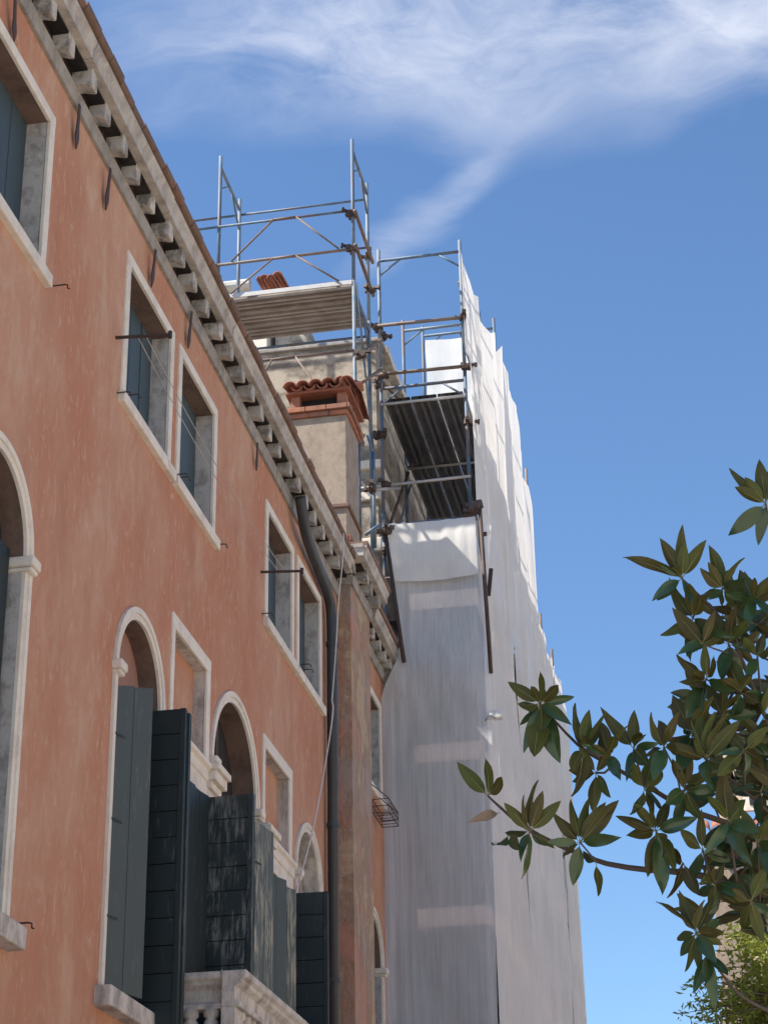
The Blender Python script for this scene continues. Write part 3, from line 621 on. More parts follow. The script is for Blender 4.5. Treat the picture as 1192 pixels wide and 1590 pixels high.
# white cable, clothes lines, wire basket
cb = [at_x(533, 828, FX+0.26), at_x(534, 845, FX+0.26), at_x(531, 880, FX+0.24), at_x(525, 935, FX+0.20), at_x(522, 1000, FX+0.18), at_x(516, 1080, FX+0.17), at_x(515, 1088, FX+0.16), at_x(518, 1098, FX+0.16), at_x(512, 1145, FX+0.14), at_x(500, 1215, FX+0.12), at_x(486, 1290, FX+0.10), at_x(460, 1386, FX+0.08)]
o = MB().tube(smooth(cb, 2), 0.0075, 6).build('cable', 'cable', None, True); tag(o, 'white cable hanging from the cornice across the drain pipe', 'cable')
b1, b2 = at_x(180, 524, FX), at_x(405, 888, FX)
for off, dz, lab in ((0.16, 0.0, 'thin clothes line nearer the red wall'), (0.22, -0.01, 'thin clothes line farther out from the red wall')):
    p0 = b1+Vector((off, 0, 0)); p1 = b2+Vector((off, 0, 0)); pts = []
    for i in range(13):
        f_ = i/12; pts.append(p0.lerp(p1, f_)+Vector((0, 0, dz*0-0.10*4*f_*(1-f_)*(1+dz*8))))
    o = MB().tube(pts, 0.0035, 5).build('clothesline', 'wire'); tag(o, lab, 'clothesline', 'clothes lines along the facade')
bk = thing('wire_basket', 'small wire window basket hanging beyond the drain pipe', 'basket', (FX+0.1, 21.2, 6.35))
bx0, bx1, by0, by1, bz0, bz1 = FX+0.08, FX+0.27, 20.72, 21.30, 6.42, 6.58
def bwire(ps): MB().tube(ps, 0.0055, 5).build('wire', 'iron', bk)
for z in (bz0, (bz0+bz1)/2, bz1): bwire([(bx0, by0, z), (bx1, by0, z), (bx1, by1, z), (bx0, by1, z), (bx0, by0, z)])
for i in range(6):
    yy = by0+(by1-by0)*i/5; bwire([(bx0, yy, bz1), (bx0, yy, bz0), (bx1, yy, bz0), (bx1, yy, bz1)])
bwire([(bx1, by0, bz1), (FX+0.03, by0, 6.80)]); bwire([(bx1, by1, bz1), (FX+0.03, by1, 6.80)])

# ------------------------------------------------------------------ taller house behind
HX, HY = -4.06, 22.18
rh = thing('rear_house', 'taller grey plastered house being renovated behind the scaffold', 'house', (-8, 26, GZ))
mb = MB(); mb.box(-13, HX, HY, 36, GZ, 13.50); mb.build('wall', 'greyplaster', rh)
MB().box(-13, HX+0.10, HY-0.05, HY+0.3, 13.502, 13.56).build('coping', 'fillet', rh, bevel=0.01)
MB().box(HX-0.2, HX+0.12, HY+0.31, 36, 13.502, 13.62).build('cornice_block', 'stone_dirty', rh, bevel=0.01)
for z0, z1, o_ in ((10.35, 10.55, 0.05), (11.10, 11.28, 0.04), (11.55, 11.68, 0.06)):
    MB().box(HX-0.35, HX+o_, HY-o_, 36, z0, z1).build('string_course', 'stone', rh, bevel=0.015)
for yy in (24.2, 27.2, 30.2):
    for z0 in (2.2, 6.0, 9.2):
        w = MB().box(HX-0.05, HX+0.04, yy, yy+1.2, z0, z0+1.9).build('window', 'stone', rh, bevel=0.01)
        MB().box(HX-0.04, HX+0.043, yy+0.13, yy+1.07, z0+0.13, z0+1.77).build('shutter', 'green', w)
# attic block with tile edge on the roof of the taller house
q0, q1 = at_y(330, 452, 24.5), at_y(415, 452, 24.5)
ab = MB().box(q0.x-1.5, q1.x, 24.5, 27.5, 13.5, q1.z).build('attic', 'whitewall', rh)
s0, s1 = at_y(428, 513, 24.7), at_y(476, 513, 24.7)
mb = MB(); mb.prism_y([(s0.x, 13.5), (s1.x+0.12, 13.5), (s1.x-0.03, s1.z+0.25), (s0.x, s1.z+0.25)], 24.7, 26.5); mb.build('attic_side', 'greyplaster', rh)
MB().tube([(q0.x-1.5, 24.42, q1.z+0.10), (q1.x-0.25, 24.42, q1.z+0.10)], 0.10, 12).build('ridge_gutter', 'galv', ab)
for i in range(6):
    xx = q1.x-0.05+i*0.055; tile((xx, 24.25+rnd.uniform(-.05, .05), q1.z+0.05+rnd.uniform(0, 0.05)), (xx+rnd.uniform(-.05, .1), 24.9, q1.z+0.08+rnd.uniform(0, 0.12)), 0.075, 0.07, 'roof_tile', ab)

# ------------------------------------------------------------------ scaffolds
def tube_part(root, name, a, b, mat, r=0.0242, seg=10):
    return MB().tube([a, b], r, seg).build(name, mat, root, True)
def coupler_mesh():
    mb = MB(); mb.tube([(0, 0, -0.035), (0, 0, 0.035)], 0.037, 10); mb.tube([(-0.035, 0.05, 0), (0.035, 0.05, 0)], 0.037, 10)
    mb.box(-0.02, 0.075, -0.016, 0.016, -0.016, 0.016); mb.box(0.07, 0.095, -0.022, 0.022, -0.022, 0.022); mb.box(-0.016, 0.016, 0.02, 0.13, 0.01, 0.036); mb.box(-0.024, 0.024, 0.12, 0.145, 0.0, 0.045)
    return mb.mesh('coupler', M['darktube'])
COUP = coupler_mesh()
def coupler(root, p_, rz=None):
    o = link('coupler', COUP, root); o.location = p_; o.rotation_euler = (rnd.uniform(-.2, .2), rnd.uniform(-.2, .2), rnd.uniform(0, 6.28) if rz is None else rz)
    sc_ = 1.15; o.scale = (sc_, sc_, sc_); return o
def plank_mesh(L_, w=0.325):                                  # steel plank along +x from 0, underside ribbed
    mb = MB(); prof = [(-w/2, 0), (w/2, 0), (w/2, -0.065), (w/2-0.022, -0.065), (w/2-0.024, -0.010), (w*0.20, -0.010), (w*0.19, -0.060), (w*0.07, -0.060), (w*0.06, -0.010), (-w*0.06, -0.010), (-w*0.07, -0.060), (-w*0.19, -0.060), (-w*0.20, -0.010), (-w/2+0.024, -0.010), (-w/2+0.022, -0.065), (-w/2, -0.065)]
    n = len(prof); vs = [(0.01, y, z) for y, z in prof]+[(L_-0.01, y, z) for y, z in prof]
    fs = [(i, i+n, (i+1) % n+n, (i+1) % n) for i in range(n)]
    mb.add(vs, fs); return mb
PLK = {}
def plank(root, p_, L_, along, mat, w=0.325):
    key = (round(L_, 3), mat, w)
    if key not in PLK: PLK[key] = plank_mesh(L_, w).mesh('deck_plank', M[mat])
    o = link('deck_plank', PLK[key], root); o.location = p_; o.rotation_euler = (0, 0, 0 if along == 'x' else math.pi/2); return o
def hframe(root, axis, c0, c1, fixed, z0, z1, mat='bluetube', knee=0.30, part='frame'):
    # H-frame: two posts joined by a top transom with knee braces; axis 'x' or 'y'
    def P_(a, z): return Vector((a, fixed, z)) if axis == 'x' else Vector((fixed, a, z))
    s = 1 if c1 > c0 else -1; zt = z1-0.18
    tube_part(root, 'standard', P_(c0, z0), P_(c0, z1), mat); tube_part(root, 'standard', P_(c1, z0), P_(c1, z1), mat)
    tube_part(root, 'transom', P_(c0+s*0.02, zt), P_(c1-s*0.02, zt), mat, 0.022)
    tube_part(root, 'knee_brace', P_(c0+s*0.01, zt-knee), P_(c0+s*(0.03+knee*1.2), zt), mat, 0.014); tube_part(root, 'knee_brace', P_(c1-s*0.01, zt-knee), P_(c1-s*(0.03+knee*1.2), zt), mat, 0.014)

# scaffold on the roof in front of the end wall
rs = thing('roof_scaffold', 'blue tube scaffold standing on the roof in front of the grey wall', 'scaffold', (-5, 21.1, 8.9))
SY0, SY1 = 20.60, 21.62; XS = [-4.04, -5.855, -7.67]; DZ = 13.47
for i, xx in enumerate(XS):
    zb = 8.95 if i == 0 else 9.5
    hframe(rs, 'y', SY0, SY1, xx, 13.50, 15.74, knee=0.34); 
    hframe(rs, 'y', SY0, SY1, xx, zb, 13.52, knee=0.34)
for (xa, xb) in zip(XS[:-1], XS[1:]):
    L_ = xa-xb
    for j in range(3):
        (plank(rs, (xb, SY0+0.175+j*0.335, DZ), L_, 'x', 'deckmid') if xa == XS[0] else None); (plank(rs, (xb, SY0+0.035+j*0.41, DZ-2.0), L_, 'x', 'deckmid', 0.40) if j < 2 else None)
    MB().box(xb+0.02, xa-0.02, SY0-0.03, SY0-0.012, DZ-0.03, DZ+0.03).build('deck_edge', 'galv', rs)
    for z in (DZ+0.50, DZ+1.10, DZ-1.03):
        tube_part(rs, 'guard_rail', (xa, SY0-0.035, z), (xb, SY0-0.035, z), 'rusttube' if z < 14.2 else 'bluetube', 0.017)
    for z in (at_y(571, 307, SY1).z, at_y(571, 382, SY1).z, DZ-0.18): tube_part(rs, 'guard_rail', (xa, SY1+0.035, z), (xb, SY1+0.035, z), 'bluetube', 0.017)
    xm = (xa+xb)/2
    for (za, zb) in ((DZ+0.52, DZ+1.10), (DZ+0.02, DZ+0.49), (DZ-1.95, DZ-1.04)):
        wd = 0.15; sp_ = 0.70 if za < 13 else 0.72
        tube_part(rs, 'brace', (xm-sp_, SY0-0.05, za), (xm-wd, SY0-0.05, zb), 'rusttube', 0.013); tube_part(rs, 'brace', (xm+sp_, SY0-0.05, za), (xm+wd, SY0-0.05, zb), 'rusttube', 0.013)
        tube_part(rs, 'brace', (xm-wd, SY0-0.05, zb), (xm+wd, SY0-0.05, zb), 'rusttube', 0.014)
for z in (DZ+1.05, DZ+0.52): 
    tube_part(rs, 'guard_rail', (XS[0]+0.045, SY0-0.1, z), (XS[0]+0.045, SY1+0.12, z-0.02), 'rusttube')
    coupler(rs, (XS[0], SY0, z)); coupler(rs, (XS[0], SY1, z))
tube_part(rs, 'brace', (XS[0]+0.03, SY0, DZ), (XS[0]+0.03, SY1, DZ-1.9), 'bluetube', 0.015)
for (p0, p1) in (((556, 552), (592, 528)), ((556, 598), (593, 573))):
    q0, q1_ = at_y(*p0, SY0-0.06), at_y(*p1, 21.93)
    tube_part(rs, 'tie_tube', q0, q1_, 'rusttube'); coupler(rs, q0)
def rs_tube(name, p0, p1, Y0, Y1, r=0.024, mat='bluetube'): tube_part(rs, name, at_y(*p0, Y0), at_y(*p1, Y1), mat, r)
rs_tube('standard', (556.5, 690), (559, 850), 20.7, 20.75); rs_tube('knee_brace', (557, 692), (565, 675), 20.7, 20.75, 0.018)
rs_tube('standard', (579, 702), (582, 850), 20.75, 20.75); rs_tube('knee_brace', (571, 676), (579, 706), 20.75, 20.75, 0.018)
rs_tube('tie_tube', (567, 830), (590, 815), 20.55, 20.6); rs_tube('ledger', (560, 762), (620, 758), 20.8, 21.9, 0.02, 'galv'); coupler(rs, at_y(579, 761, 20.75))

# scaffold along the front of the taller house
ts = thing('tower_scaffold', 'tall tube scaffold with steel decks along the renovated house, wrapped in netting', 'scaffold', (-3.4, 28, GZ))
IX, OX = -3.96, -2.825; TY0 = 22.0; BAY = 1.9
FY = [TY0+BAY*i for i in range(7)]
tops = [14.87, 14.87, 15.9, 15.3, 13.4, 12.75, 12.2]
for i, yy in enumerate(FY):
    top = tops[i]
    z = top
    first = True
    while z > 8.5:
        lo = max(z-2.05, 8.4)
        hframe(ts, 'x', IX, OX, yy, lo, z, 'bluetube' if i < 3 else 'galv', knee=0.24); z = lo+0.02; first = False
        if z < 9: break
    tube_part(ts, 'standard', (IX, yy, GZ), (IX, yy, 8.42), 'galv'); tube_part(ts, 'standard', (OX, yy, GZ), (OX, yy, 8.42), 'galv')
for (px, py) in ((816, 728), (838, 952), (856, 1008)):
    q = at_x(px, py, OX); tube_part(ts, 'standard', (q.x, q.y, q.z-1.2), (q.x, q.y, q.z), 'rusttube')
for z in (13.62, 12.86):                                      # guard rails across the open end
    tube_part(ts, 'guard_rail', (IX-0.12, TY0-0.05, z), (OX+0.05, TY0-0.05, z-0.02), 'rusttube'); coupler(ts, (IX, TY0, z)); coupler(ts, (OX, TY0, z)); coupler(ts, (IX, TY0+0.05, z-0.12))
tube_part(ts, 'tie_tube', (IX, TY0+0.05, 12.80), (IX+0.42, TY0+1.95, 12.95), 'rusttube'); coupler(ts, (IX+0.42, TY0+1.95, 12.95))
tube_part(ts, 'ledger', (IX-0.3, TY0-0.05, 11.18), (OX+0.03, TY0-0.05, 11.20), 'galv', 0.02); coupler(ts, (-3.88, TY0-0.05, 11.18))
coupler(ts, (IX, TY0, 11.95)); coupler(ts, (OX, TY0, 12.02)); coupler(ts, (IX-0.1, TY0, 11.98))
for j in range(5): coupler(ts, (IX+0.02+0.10*(j % 3), TY0-0.04, 10.52-0.09*j if j < 4 else 10.45))
for j in range(4): coupler(ts, (OX+0.02*j, TY0-0.05, 10.62-0.08*j))
for i in range(2):                                            # open deck at the end bays
    for j in range(3):
        plank(ts, (IX+0.215+j*0.355, FY[i], 12.50), BAY, 'y', 'deckdark', 0.335)
for yy in (TY0-0.03, TY0+BAY, TY0+2*BAY):
    tube_part(ts, 'transom', (IX, yy, 12.405), (OX, yy, 12.405), 'galv', 0.02)
for xx in (IX, OX): tube_part(ts, 'ledger', (xx, TY0, 12.38), (xx, FY[6], 12.38), 'galv', 0.018)
tube_part(ts, 'brace', (IX+0.03, TY0+0.1, 10.6), (IX+0.03, TY0+BAY, 12.35), 'darktube', 0.02); tube_part(ts, 'brace', (IX+0.08, TY0+0.4, 10.6), (IX+0.02, TY0+2.2, 12.35), 'bluetube', 0.016)
for z in (14.2, 13.4): tube_part(ts, 'guard_rail', (OX-0.03, TY0, z), (OX-0.03, FY[6] if z < 12.5 else FY[3], z), 'rusttube', 0.018)
for lev in (10.5, 9.32, 7.32, 5.32, 3.32, 1.32):
    for i in range(3):
        y0 = TY0+0.05+i*3.8 if lev != 10.5 else TY0+0.5+i*3.7
        for j in range(3): plank(ts, (IX+0.215+j*0.355, y0, lev), 3.75, 'y', 'deckdark', 0.335)
    if lev < 10:
        MB().box(IX+0.34, OX+0.07, TY0-0.162, TY0-0.145, lev+0.03, lev+0.25).build('toe_board', 'board', ts)
        MB().box(OX+0.03, OX+0.055, TY0, FY[6], lev+0.02, lev+0.22).build('toe_board', 'board', ts)
        for z in (lev+0.55, lev+1.0):
            tube_part(ts, 'guard_rail', (IX, TY0-0.04, z), (OX, TY0-0.04, z), 'rusttube', 0.018); tube_part(ts, 'guard_rail', (OX+0.02, TY0, z), (OX+0.02, FY[6], z), 'rusttube', 0.018)
a, b = at_y(598, 826, TY0-0.30), at_y(627, 1028, TY0-0.28)
tube_part(ts, 'raker', a, b, 'darktube', 0.026); coupler(ts, a)
a, b = at_y(744, 782, TY0-0.30), at_y(762, 1045, TY0-0.28)
tube_part(ts, 'raker', a, b, 'darktube', 0.026); coupler(ts, a); coupler(ts, a-Vector((0.1, 0, 0.05)))
a2 = at_y(752, 890, TY0-0.2); tube_part(ts, 'brace', at_y(738, 800, TY0-0.1), a2, 'rusttube', 0.02)
MB().obox(at_y(762, 883, TY0-0.05), at_y(758, 925, TY0-0.05), 0.05, 0.03, Vector((0, 1, 0))).build('clamp_plate', 'darktube', ts)

# ------------------------------------------------------------------ netting
def net_grid(name, pts_fn, nu, nv, mat, label, group='netting sheets on the scaffold'):
    vs = []; fs = []
    for i in range(nu+1):
        for j in range(nv+1): vs.append(pts_fn(i/nu, j/nv))
    for i in range(nu):
        for j in range(nv): a = i*(nv+1)+j; fs.append((a, a+1, a+nv+2, a+nv+1))
    mb = MB(); mb.add(vs, fs); o = mb.build(name, mat, None, True); so = o.modifiers.new('thickness', 'SOLIDIFY'); so.thickness = 0.002
    o.modifiers.remove(so); return tag(o, label, 'netting', group)
def nz(x, y, z, s): return mnoise.noise(Vector((x*s, y*s, z*s)))
def lerp_poly(poly, t_):
    for (a, va), (b, vb) in zip(poly[:-1], poly[1:]):
        if t_ <= b: return va+(vb-va)*((t_-a)/(b-a) if b > a else 0)
    return poly[-1][1]
LEFT = [(-1.5, -4.02), (7.9, -4.015), (8.25, -3.99), (8.45, -3.90), (8.72, -3.76), (9.7, -3.80), (10.6, -3.90)]
RIGHT = [(-1.5, -2.76), (4.2, -2.735), (7.5, -2.66), (8.5, -2.63), (9.7, -2.72), (10.6, -2.72)]
def front_net(u_, v_):
    z = -1.5+v_*(10.50-(-1.5)); xl, xr = lerp_poly(LEFT, z), lerp_poly(RIGHT, z); x = xl+(xr-xl)*u_
    f_ = 0.05*nz(x*1.6, 3.1, z*0.45, 1.0)+(0.006+0.030*max(0, 1-u_*2.6))*nz(x*11, 1.7, z*0.35, 1.0)+0.012*nz(x*4+z*1.5, 5.2, z*0.9, 1.0)+0.010*nz(x*3-z*2, 8.2, z*1.3, 1.0)
    y = TY0-0.185+min(0.018, f_)-0.05*math.exp(-((z-8.5)/0.35)**2)
    return (x, y, z)
net_grid('scaffold_net', front_net, 64, 110, 'net_thin', 'grey translucent net over the narrow end of the scaffold')
def ledge_net(u_, v_):
    xl, xr = -3.86+0.05*(1-v_), -2.73; z = 9.72+v_*0.79; x = xl+(xr-xl)*u_
    return (x, TY0-0.265+0.09*math.sin(math.pi*v_)*-0.4+0.02*nz(x*2, 9, z*2, 1)+0.012*nz(x*9, 4, z, 1), z-0.03*math.sin(math.pi*u_)*(1-v_))
net_grid('net_apron', ledge_net, 40, 20, 'net', 'short white sheet hanging below the open deck')
TOPP = [(21.9, 14.62), (22.6, 14.20), (23.6, 14.30), (24.3, 14.25), (25.0, 14.92), (26.0, 15.02), (27.2, 15.02), (27.55, 14.45), (27.9, 14.23), (28.4, 14.18), (28.75, 13.7), (28.95, 12.9), (29.15, 12.12), (30.2, 12.12), (31.7, 12.2), (33.1, 12.25), (33.9, 11.6)]
def side_net(ya, yb, off, seed):
    rc = random.Random(int(seed*10)+3); creases = [(rc.uniform(ya, yb), rc.uniform(1, 11.2), rc.uniform(0.2, 0.9), rc.choice((-0.07, 0.05, 0.06)), rc.uniform(-0.06, 0.06)) for _ in range(30)]
    def fn(u_, v_):
        y = ya+(yb-ya)*u_; zt = lerp_poly(TOPP, y); z = -1.5+v_*(zt+1.5)
        fold = 0.05*math.sin(y*5.1+1.5*nz(seed, y*0.3, z*0.25, 1.0))+0.075*nz(seed+2, y*1.3, z*0.16, 1.0)+0.03*nz(seed+5, y*4.5, z*0.30, 1.0)
        fold += 0.05*abs(nz(seed+9, y*2.2+0.3*nz(seed, y, z*0.3, 1.0), z*0.10, 1.0))+0.03*abs(nz(seed+4, y*5.5, z*0.12+0.2*y, 1.0))
        fold *= 0.62
        for (cy_, cz_, ch_, ca_, ct_) in creases:
            dz_ = (z-cz_)/ch_
            if abs(dz_) < 2.2: fold += ca_*math.exp(-dz_*dz_)*math.exp(-((y-cy_-ct_*(z-cz_))/0.045)**2)
        zz = z/14.0; base = -2.70-0.02*math.sin(zz*3)-(0.06 if y < 22.5 and z > 13 else 0)
        return (base+off+fold, y, z)
    return fn
for k, (ya, yb, lab) in enumerate(((21.88, 25.45, 'white net sheet at the near corner of the scaffold side'), (25.35, 28.95, 'tall white net sheet with sunlit folds, second from the near corner'),
                                   (28.85, 31.55, 'white net sheet third from the near corner, with a lower top'), (31.45, 33.9, 'white net sheet at the far end of the scaffold side'))):
    net_grid('scaffold_net', side_net(ya, yb, 0.012*(k % 2), k*3.3), 96, 130, 'net', lab)
def end_net(u_, v_):
    x = -4.05+1.36*u_; z = -1.5+v_*13.3; return (x, 33.88+0.03*nz(x*3, 2, z*0.5, 1), z)
net_grid('scaffold_net', end_net, 16, 40, 'net', 'white net closing the hidden far end of the scaffold')
def cross_net(u_, v_):
    x = -3.86+(1.09)*u_; z = 13.2+v_*(15.42-13.2); return (x+0.02*nz(z*2, u_, 0, 1)*(1-u_), 25.43+0.025*nz(x*3, 2, z*2, 1), z-0.03*math.sin(math.pi*u_)*v_)
net_grid('cross_net', cross_net, 24, 30, 'net', 'small white net square across the upper scaffold against the sky')
for i, (px, py, s_) in enumerate(((768, 1110, 0.14),)):
    c = at_y(px, py, TY0-0.21) if i == 0 else at_x(px, py, -2.62)
    mb = MB(); prof = [(0.05, 0.42), (0.22, 0.36), (0.42, 0.16), (0.60, -0.10), (0.66, -0.26), (0.40, -0.22), (0.10, -0.40), (0.06, -0.75)]
    nseg = 28; vs = []
    for r_, z in prof:
        for j in range(nseg):
            th = 2*math.pi*j/nseg; rr = r_*s_*(1+0.30*math.sin(5*th+z*3)+0.16*math.sin(9*th+1)); vs.append((c.x+rr*math.cos(th), c.y+0.45*rr*math.sin(th), c.z+z*s_+0.25*s_*r_*math.sin(3*th+2)))
    mb.add(vs, [(i*nseg+j, i*nseg+(j+1) % nseg, (i+1)*nseg+(j+1) % nseg, (i+1)*nseg+j) for i in range(len(prof)-1) for j in range(nseg)])
    o = mb.build('net_knot', 'net', None, True); tag(o, ['bunched white net knot on the front corner of the scaffold', 'lower of the two white net knots on the scaffold side', 'upper of the two white net knots on the scaffold side'][i], 'net knot', 'net knots')

# ------------------------------------------------------------------ far house behind the magnolia
dh = thing('distant_house', 'cream house with tiled eaves half hidden behind the magnolia leaves', 'house', (3, 44, GZ))
e0 = at_y(1112, 1290, 40); MB().box(e0.x, 9, 40, 52, GZ, 11.3).build('wall', 'cream', dh)
cz = at_y(1130, 1125, 40.6); MB().box(at_y(1103, 1125, 40.6).x, at_y(1142, 1125, 40.6).x, 40.6, 41.6, 11.2, cz.z).build('chimney', 'cream', dh)
for i in range(30):
    x = e0.x-0.28+i*0.30
    tile((x, 39.55, 11.33), (x, 41.5, 12.05), 0.15, 0.13, 'roof_tile', dh)
for i in range(14):
    z = 11.28-i*0.34
    MB().box(e0.x-0.20-(0.06 if i % 2 else 0), e0.x+0.3, 39.90, 40.3, z-0.33, z-0.005).build('quoin', 'chimplaster', dh, bevel=0.015)
for (pxa, pya, pxb, pyb) in ((1156, 1180, 1182, 1250), (1158, 1330, 1185, 1420)):
    a, b = at_y(pxa, pya, 39.98), at_y(pxb, pyb, 39.98)
    w = MB().box(a.x-0.12, b.x+0.12, 39.93, 40.02, b.z-0.12, a.z+0.12).build('window', 'stone', dh, bevel=0.01)
    MB().box(a.x, b.x, 39.91, 39.94, b.z, a.z).build('shutter', 'green', w)
a = at_y(1165, 1158, 39.6); 
MB().box(a.x-0.5, a.x+0.7, 39.5, 40.0, a.z-0.06, a.z+0.06).build('tile_ledge', 'brickcap', dh)

# ------------------------------------------------------------------ added house outside the frame, its sunlit wall bounces light onto the palazzo
oh = thing('light_bounce_house', 'unseen cream house added to bounce sunlight onto the red palazzo', 'house', (14, 17, GZ))
MB().box(11.5, 19, -4, 36, GZ, 6.4).build('wall', 'cream', oh)
MB().prism_y([(11.1, 6.4), (19.4, 6.4), (15.2, 8.4)], -4.3, 36.3).build('roof', 'terra', oh)
for k in range(9):
    for z0 in (0.2, 3.6):
        y0 = -1.5+k*4.2
        w = MB().box(11.44, 11.52, y0, y0+1.3, z0, z0+1.9).build('window', 'stone', oh)
        MB().box(11.43, 11.46, y0+0.14, y0+1.16, z0+0.14, z0+1.76).build('pane', 'glass', w)

# ------------------------------------------------------------------ magnolia
mag = thing('magnolia_tree', 'magnolia tree with large glossy leaves reaching in from the right', 'tree', (1.5, 7.2, GZ))
TRK = [Vector(q) for q in ((1.75, 7.3, GZ), (1.72, 7.25, -0.3), (1.66, 7.18, 1.0), (1.56, 7.15, 2.2), (1.50, 7.2, 3.4), (1.55, 7.3, 4.6), (1.52, 7.3, 5.3))]
MB().tube(TRK, [0.15, 0.12, 0.105, 0.085, 0.06, 0.03, 0.008], 14).build('trunk', 'bark', mag, True)
def trunk_at(z):
    for a, b in zip(TRK[:-1], TRK[1:]):
        if z <= b.z: return a.lerp(b, (z-a.z)/(b.z-a.z))
    return TRK[-1]
BRANCH_PTS = []
def leaf_meshes():
    out = []
    for k in range(9):
        rg = random.Random(50+k); cv = rg.uniform(-0.10, 0.34); fold = rg.uniform(0.10, 0.42); wv_ = rg.uniform(0.01, 0.035); wd = rg.uniform(0.165, 0.21)
        n = 8; top = []; 
        for i in range(n+1):
            s_ = i/n; w = wd*(math.sin(math.pi*min(1, s_**0.92))**0.75)*(1-0.25*s_) if 0 < i < n else (0.012 if i == 0 else 0.002)
            z = -cv*s_*s_*(0.6+0.4*s_); x = s_
            for side in (-1, -0.5, 0, 0.5, 1):
                top.append((x, side*w, z+fold*abs(side)*w+wv_*math.sin(s_*9+side)*abs(side)))
        def faces(off, flip):
            fs = []
            for i in range(n):
                for j in range(4):
                    a = off+i*5+j; q = (a, a+5, a+6, a+1); fs.append(q[::-1] if flip else q)
            return fs
        mb = MB(); mb.cur = 0; mb.add(top, faces(0, True))
        mb.cur = 1; mb.add([(x, y, z-0.006) for x, y, z in top], faces(0, False))
        mb.cur = 2; mb.tube([(-0.10, 0, 0.0), (0.0, 0, -0.003), (0.5, 0, -cv*0.25-0.008), (0.95, 0, -cv*0.9-0.006)], [0.011, 0.012, 0.007, 0.002], 5)
        out.append(mb.mesh('leaf', [M['leaf_top'], M['leaf_under'], M['leaf_rib']], True))
    return out
LM = leaf_meshes(); dry = LM[2].copy(); dry.materials.clear(); [dry.materials.append(M['leaf_dry']) for _ in range(3)]
rg = random.Random(11)
CAMP = Vector((0, 0, 0)); leaf_count = 0; OVER = MB()
def leaf(base, tip, under=None, mesh=None, tw=None):
    global leaf_count
    a = tip-base; L_ = a.length; a.normalize()
    view = (CAMP-(base+tip)*0.5).normalized()
    if under is None: under = (a.z > 0.15 and rg.random() < 0.78) or rg.random() < 0.25
    nrm = view*(-1 if under else 1); nrm = (nrm-a*nrm.dot(a))
    if nrm.length < 0.05: nrm = a.orthogonal()
    nrm.normalize()
    nrm = Matrix.Rotation(rg.gauss(0, 0.55) if tw is None else tw, 3, a) @ nrm
    sd = nrm.cross(a).normalized()
    me_ = mesh or rg.choice(LM)
    mw = Matrix((( a.x, sd.x, nrm.x, base.x), (a.y, sd.y, nrm.y, base.y), (a.z, sd.z, nrm.z, base.z), (0, 0, 0, 1)))
    w = rg.uniform(0.88, 1.12)
    mw = mw @ Matrix.Diagonal((L_, L_*w*rg.choice((0.78, 0.9, 1.0, 1.05, 1.1)), L_*w*rg.uniform(0.7, 1.5), 1)); leaf_count += 1
    if leaf_count <= 300: o = link('leaf', me_, mag); o.matrix_basis = mw
    else:
        OVER.cur = 0; n0 = len(OVER.v); OVER.v += [tuple(mw @ v_.co) for v_ in me_.vertices]
        for p_ in me_.polygons: OVER.f.append(tuple(i_+n0 for i_ in p_.vertices)); OVER.mi.append(p_.material_index)
def px3(px, py, Y): return at_y(px, py, Y)
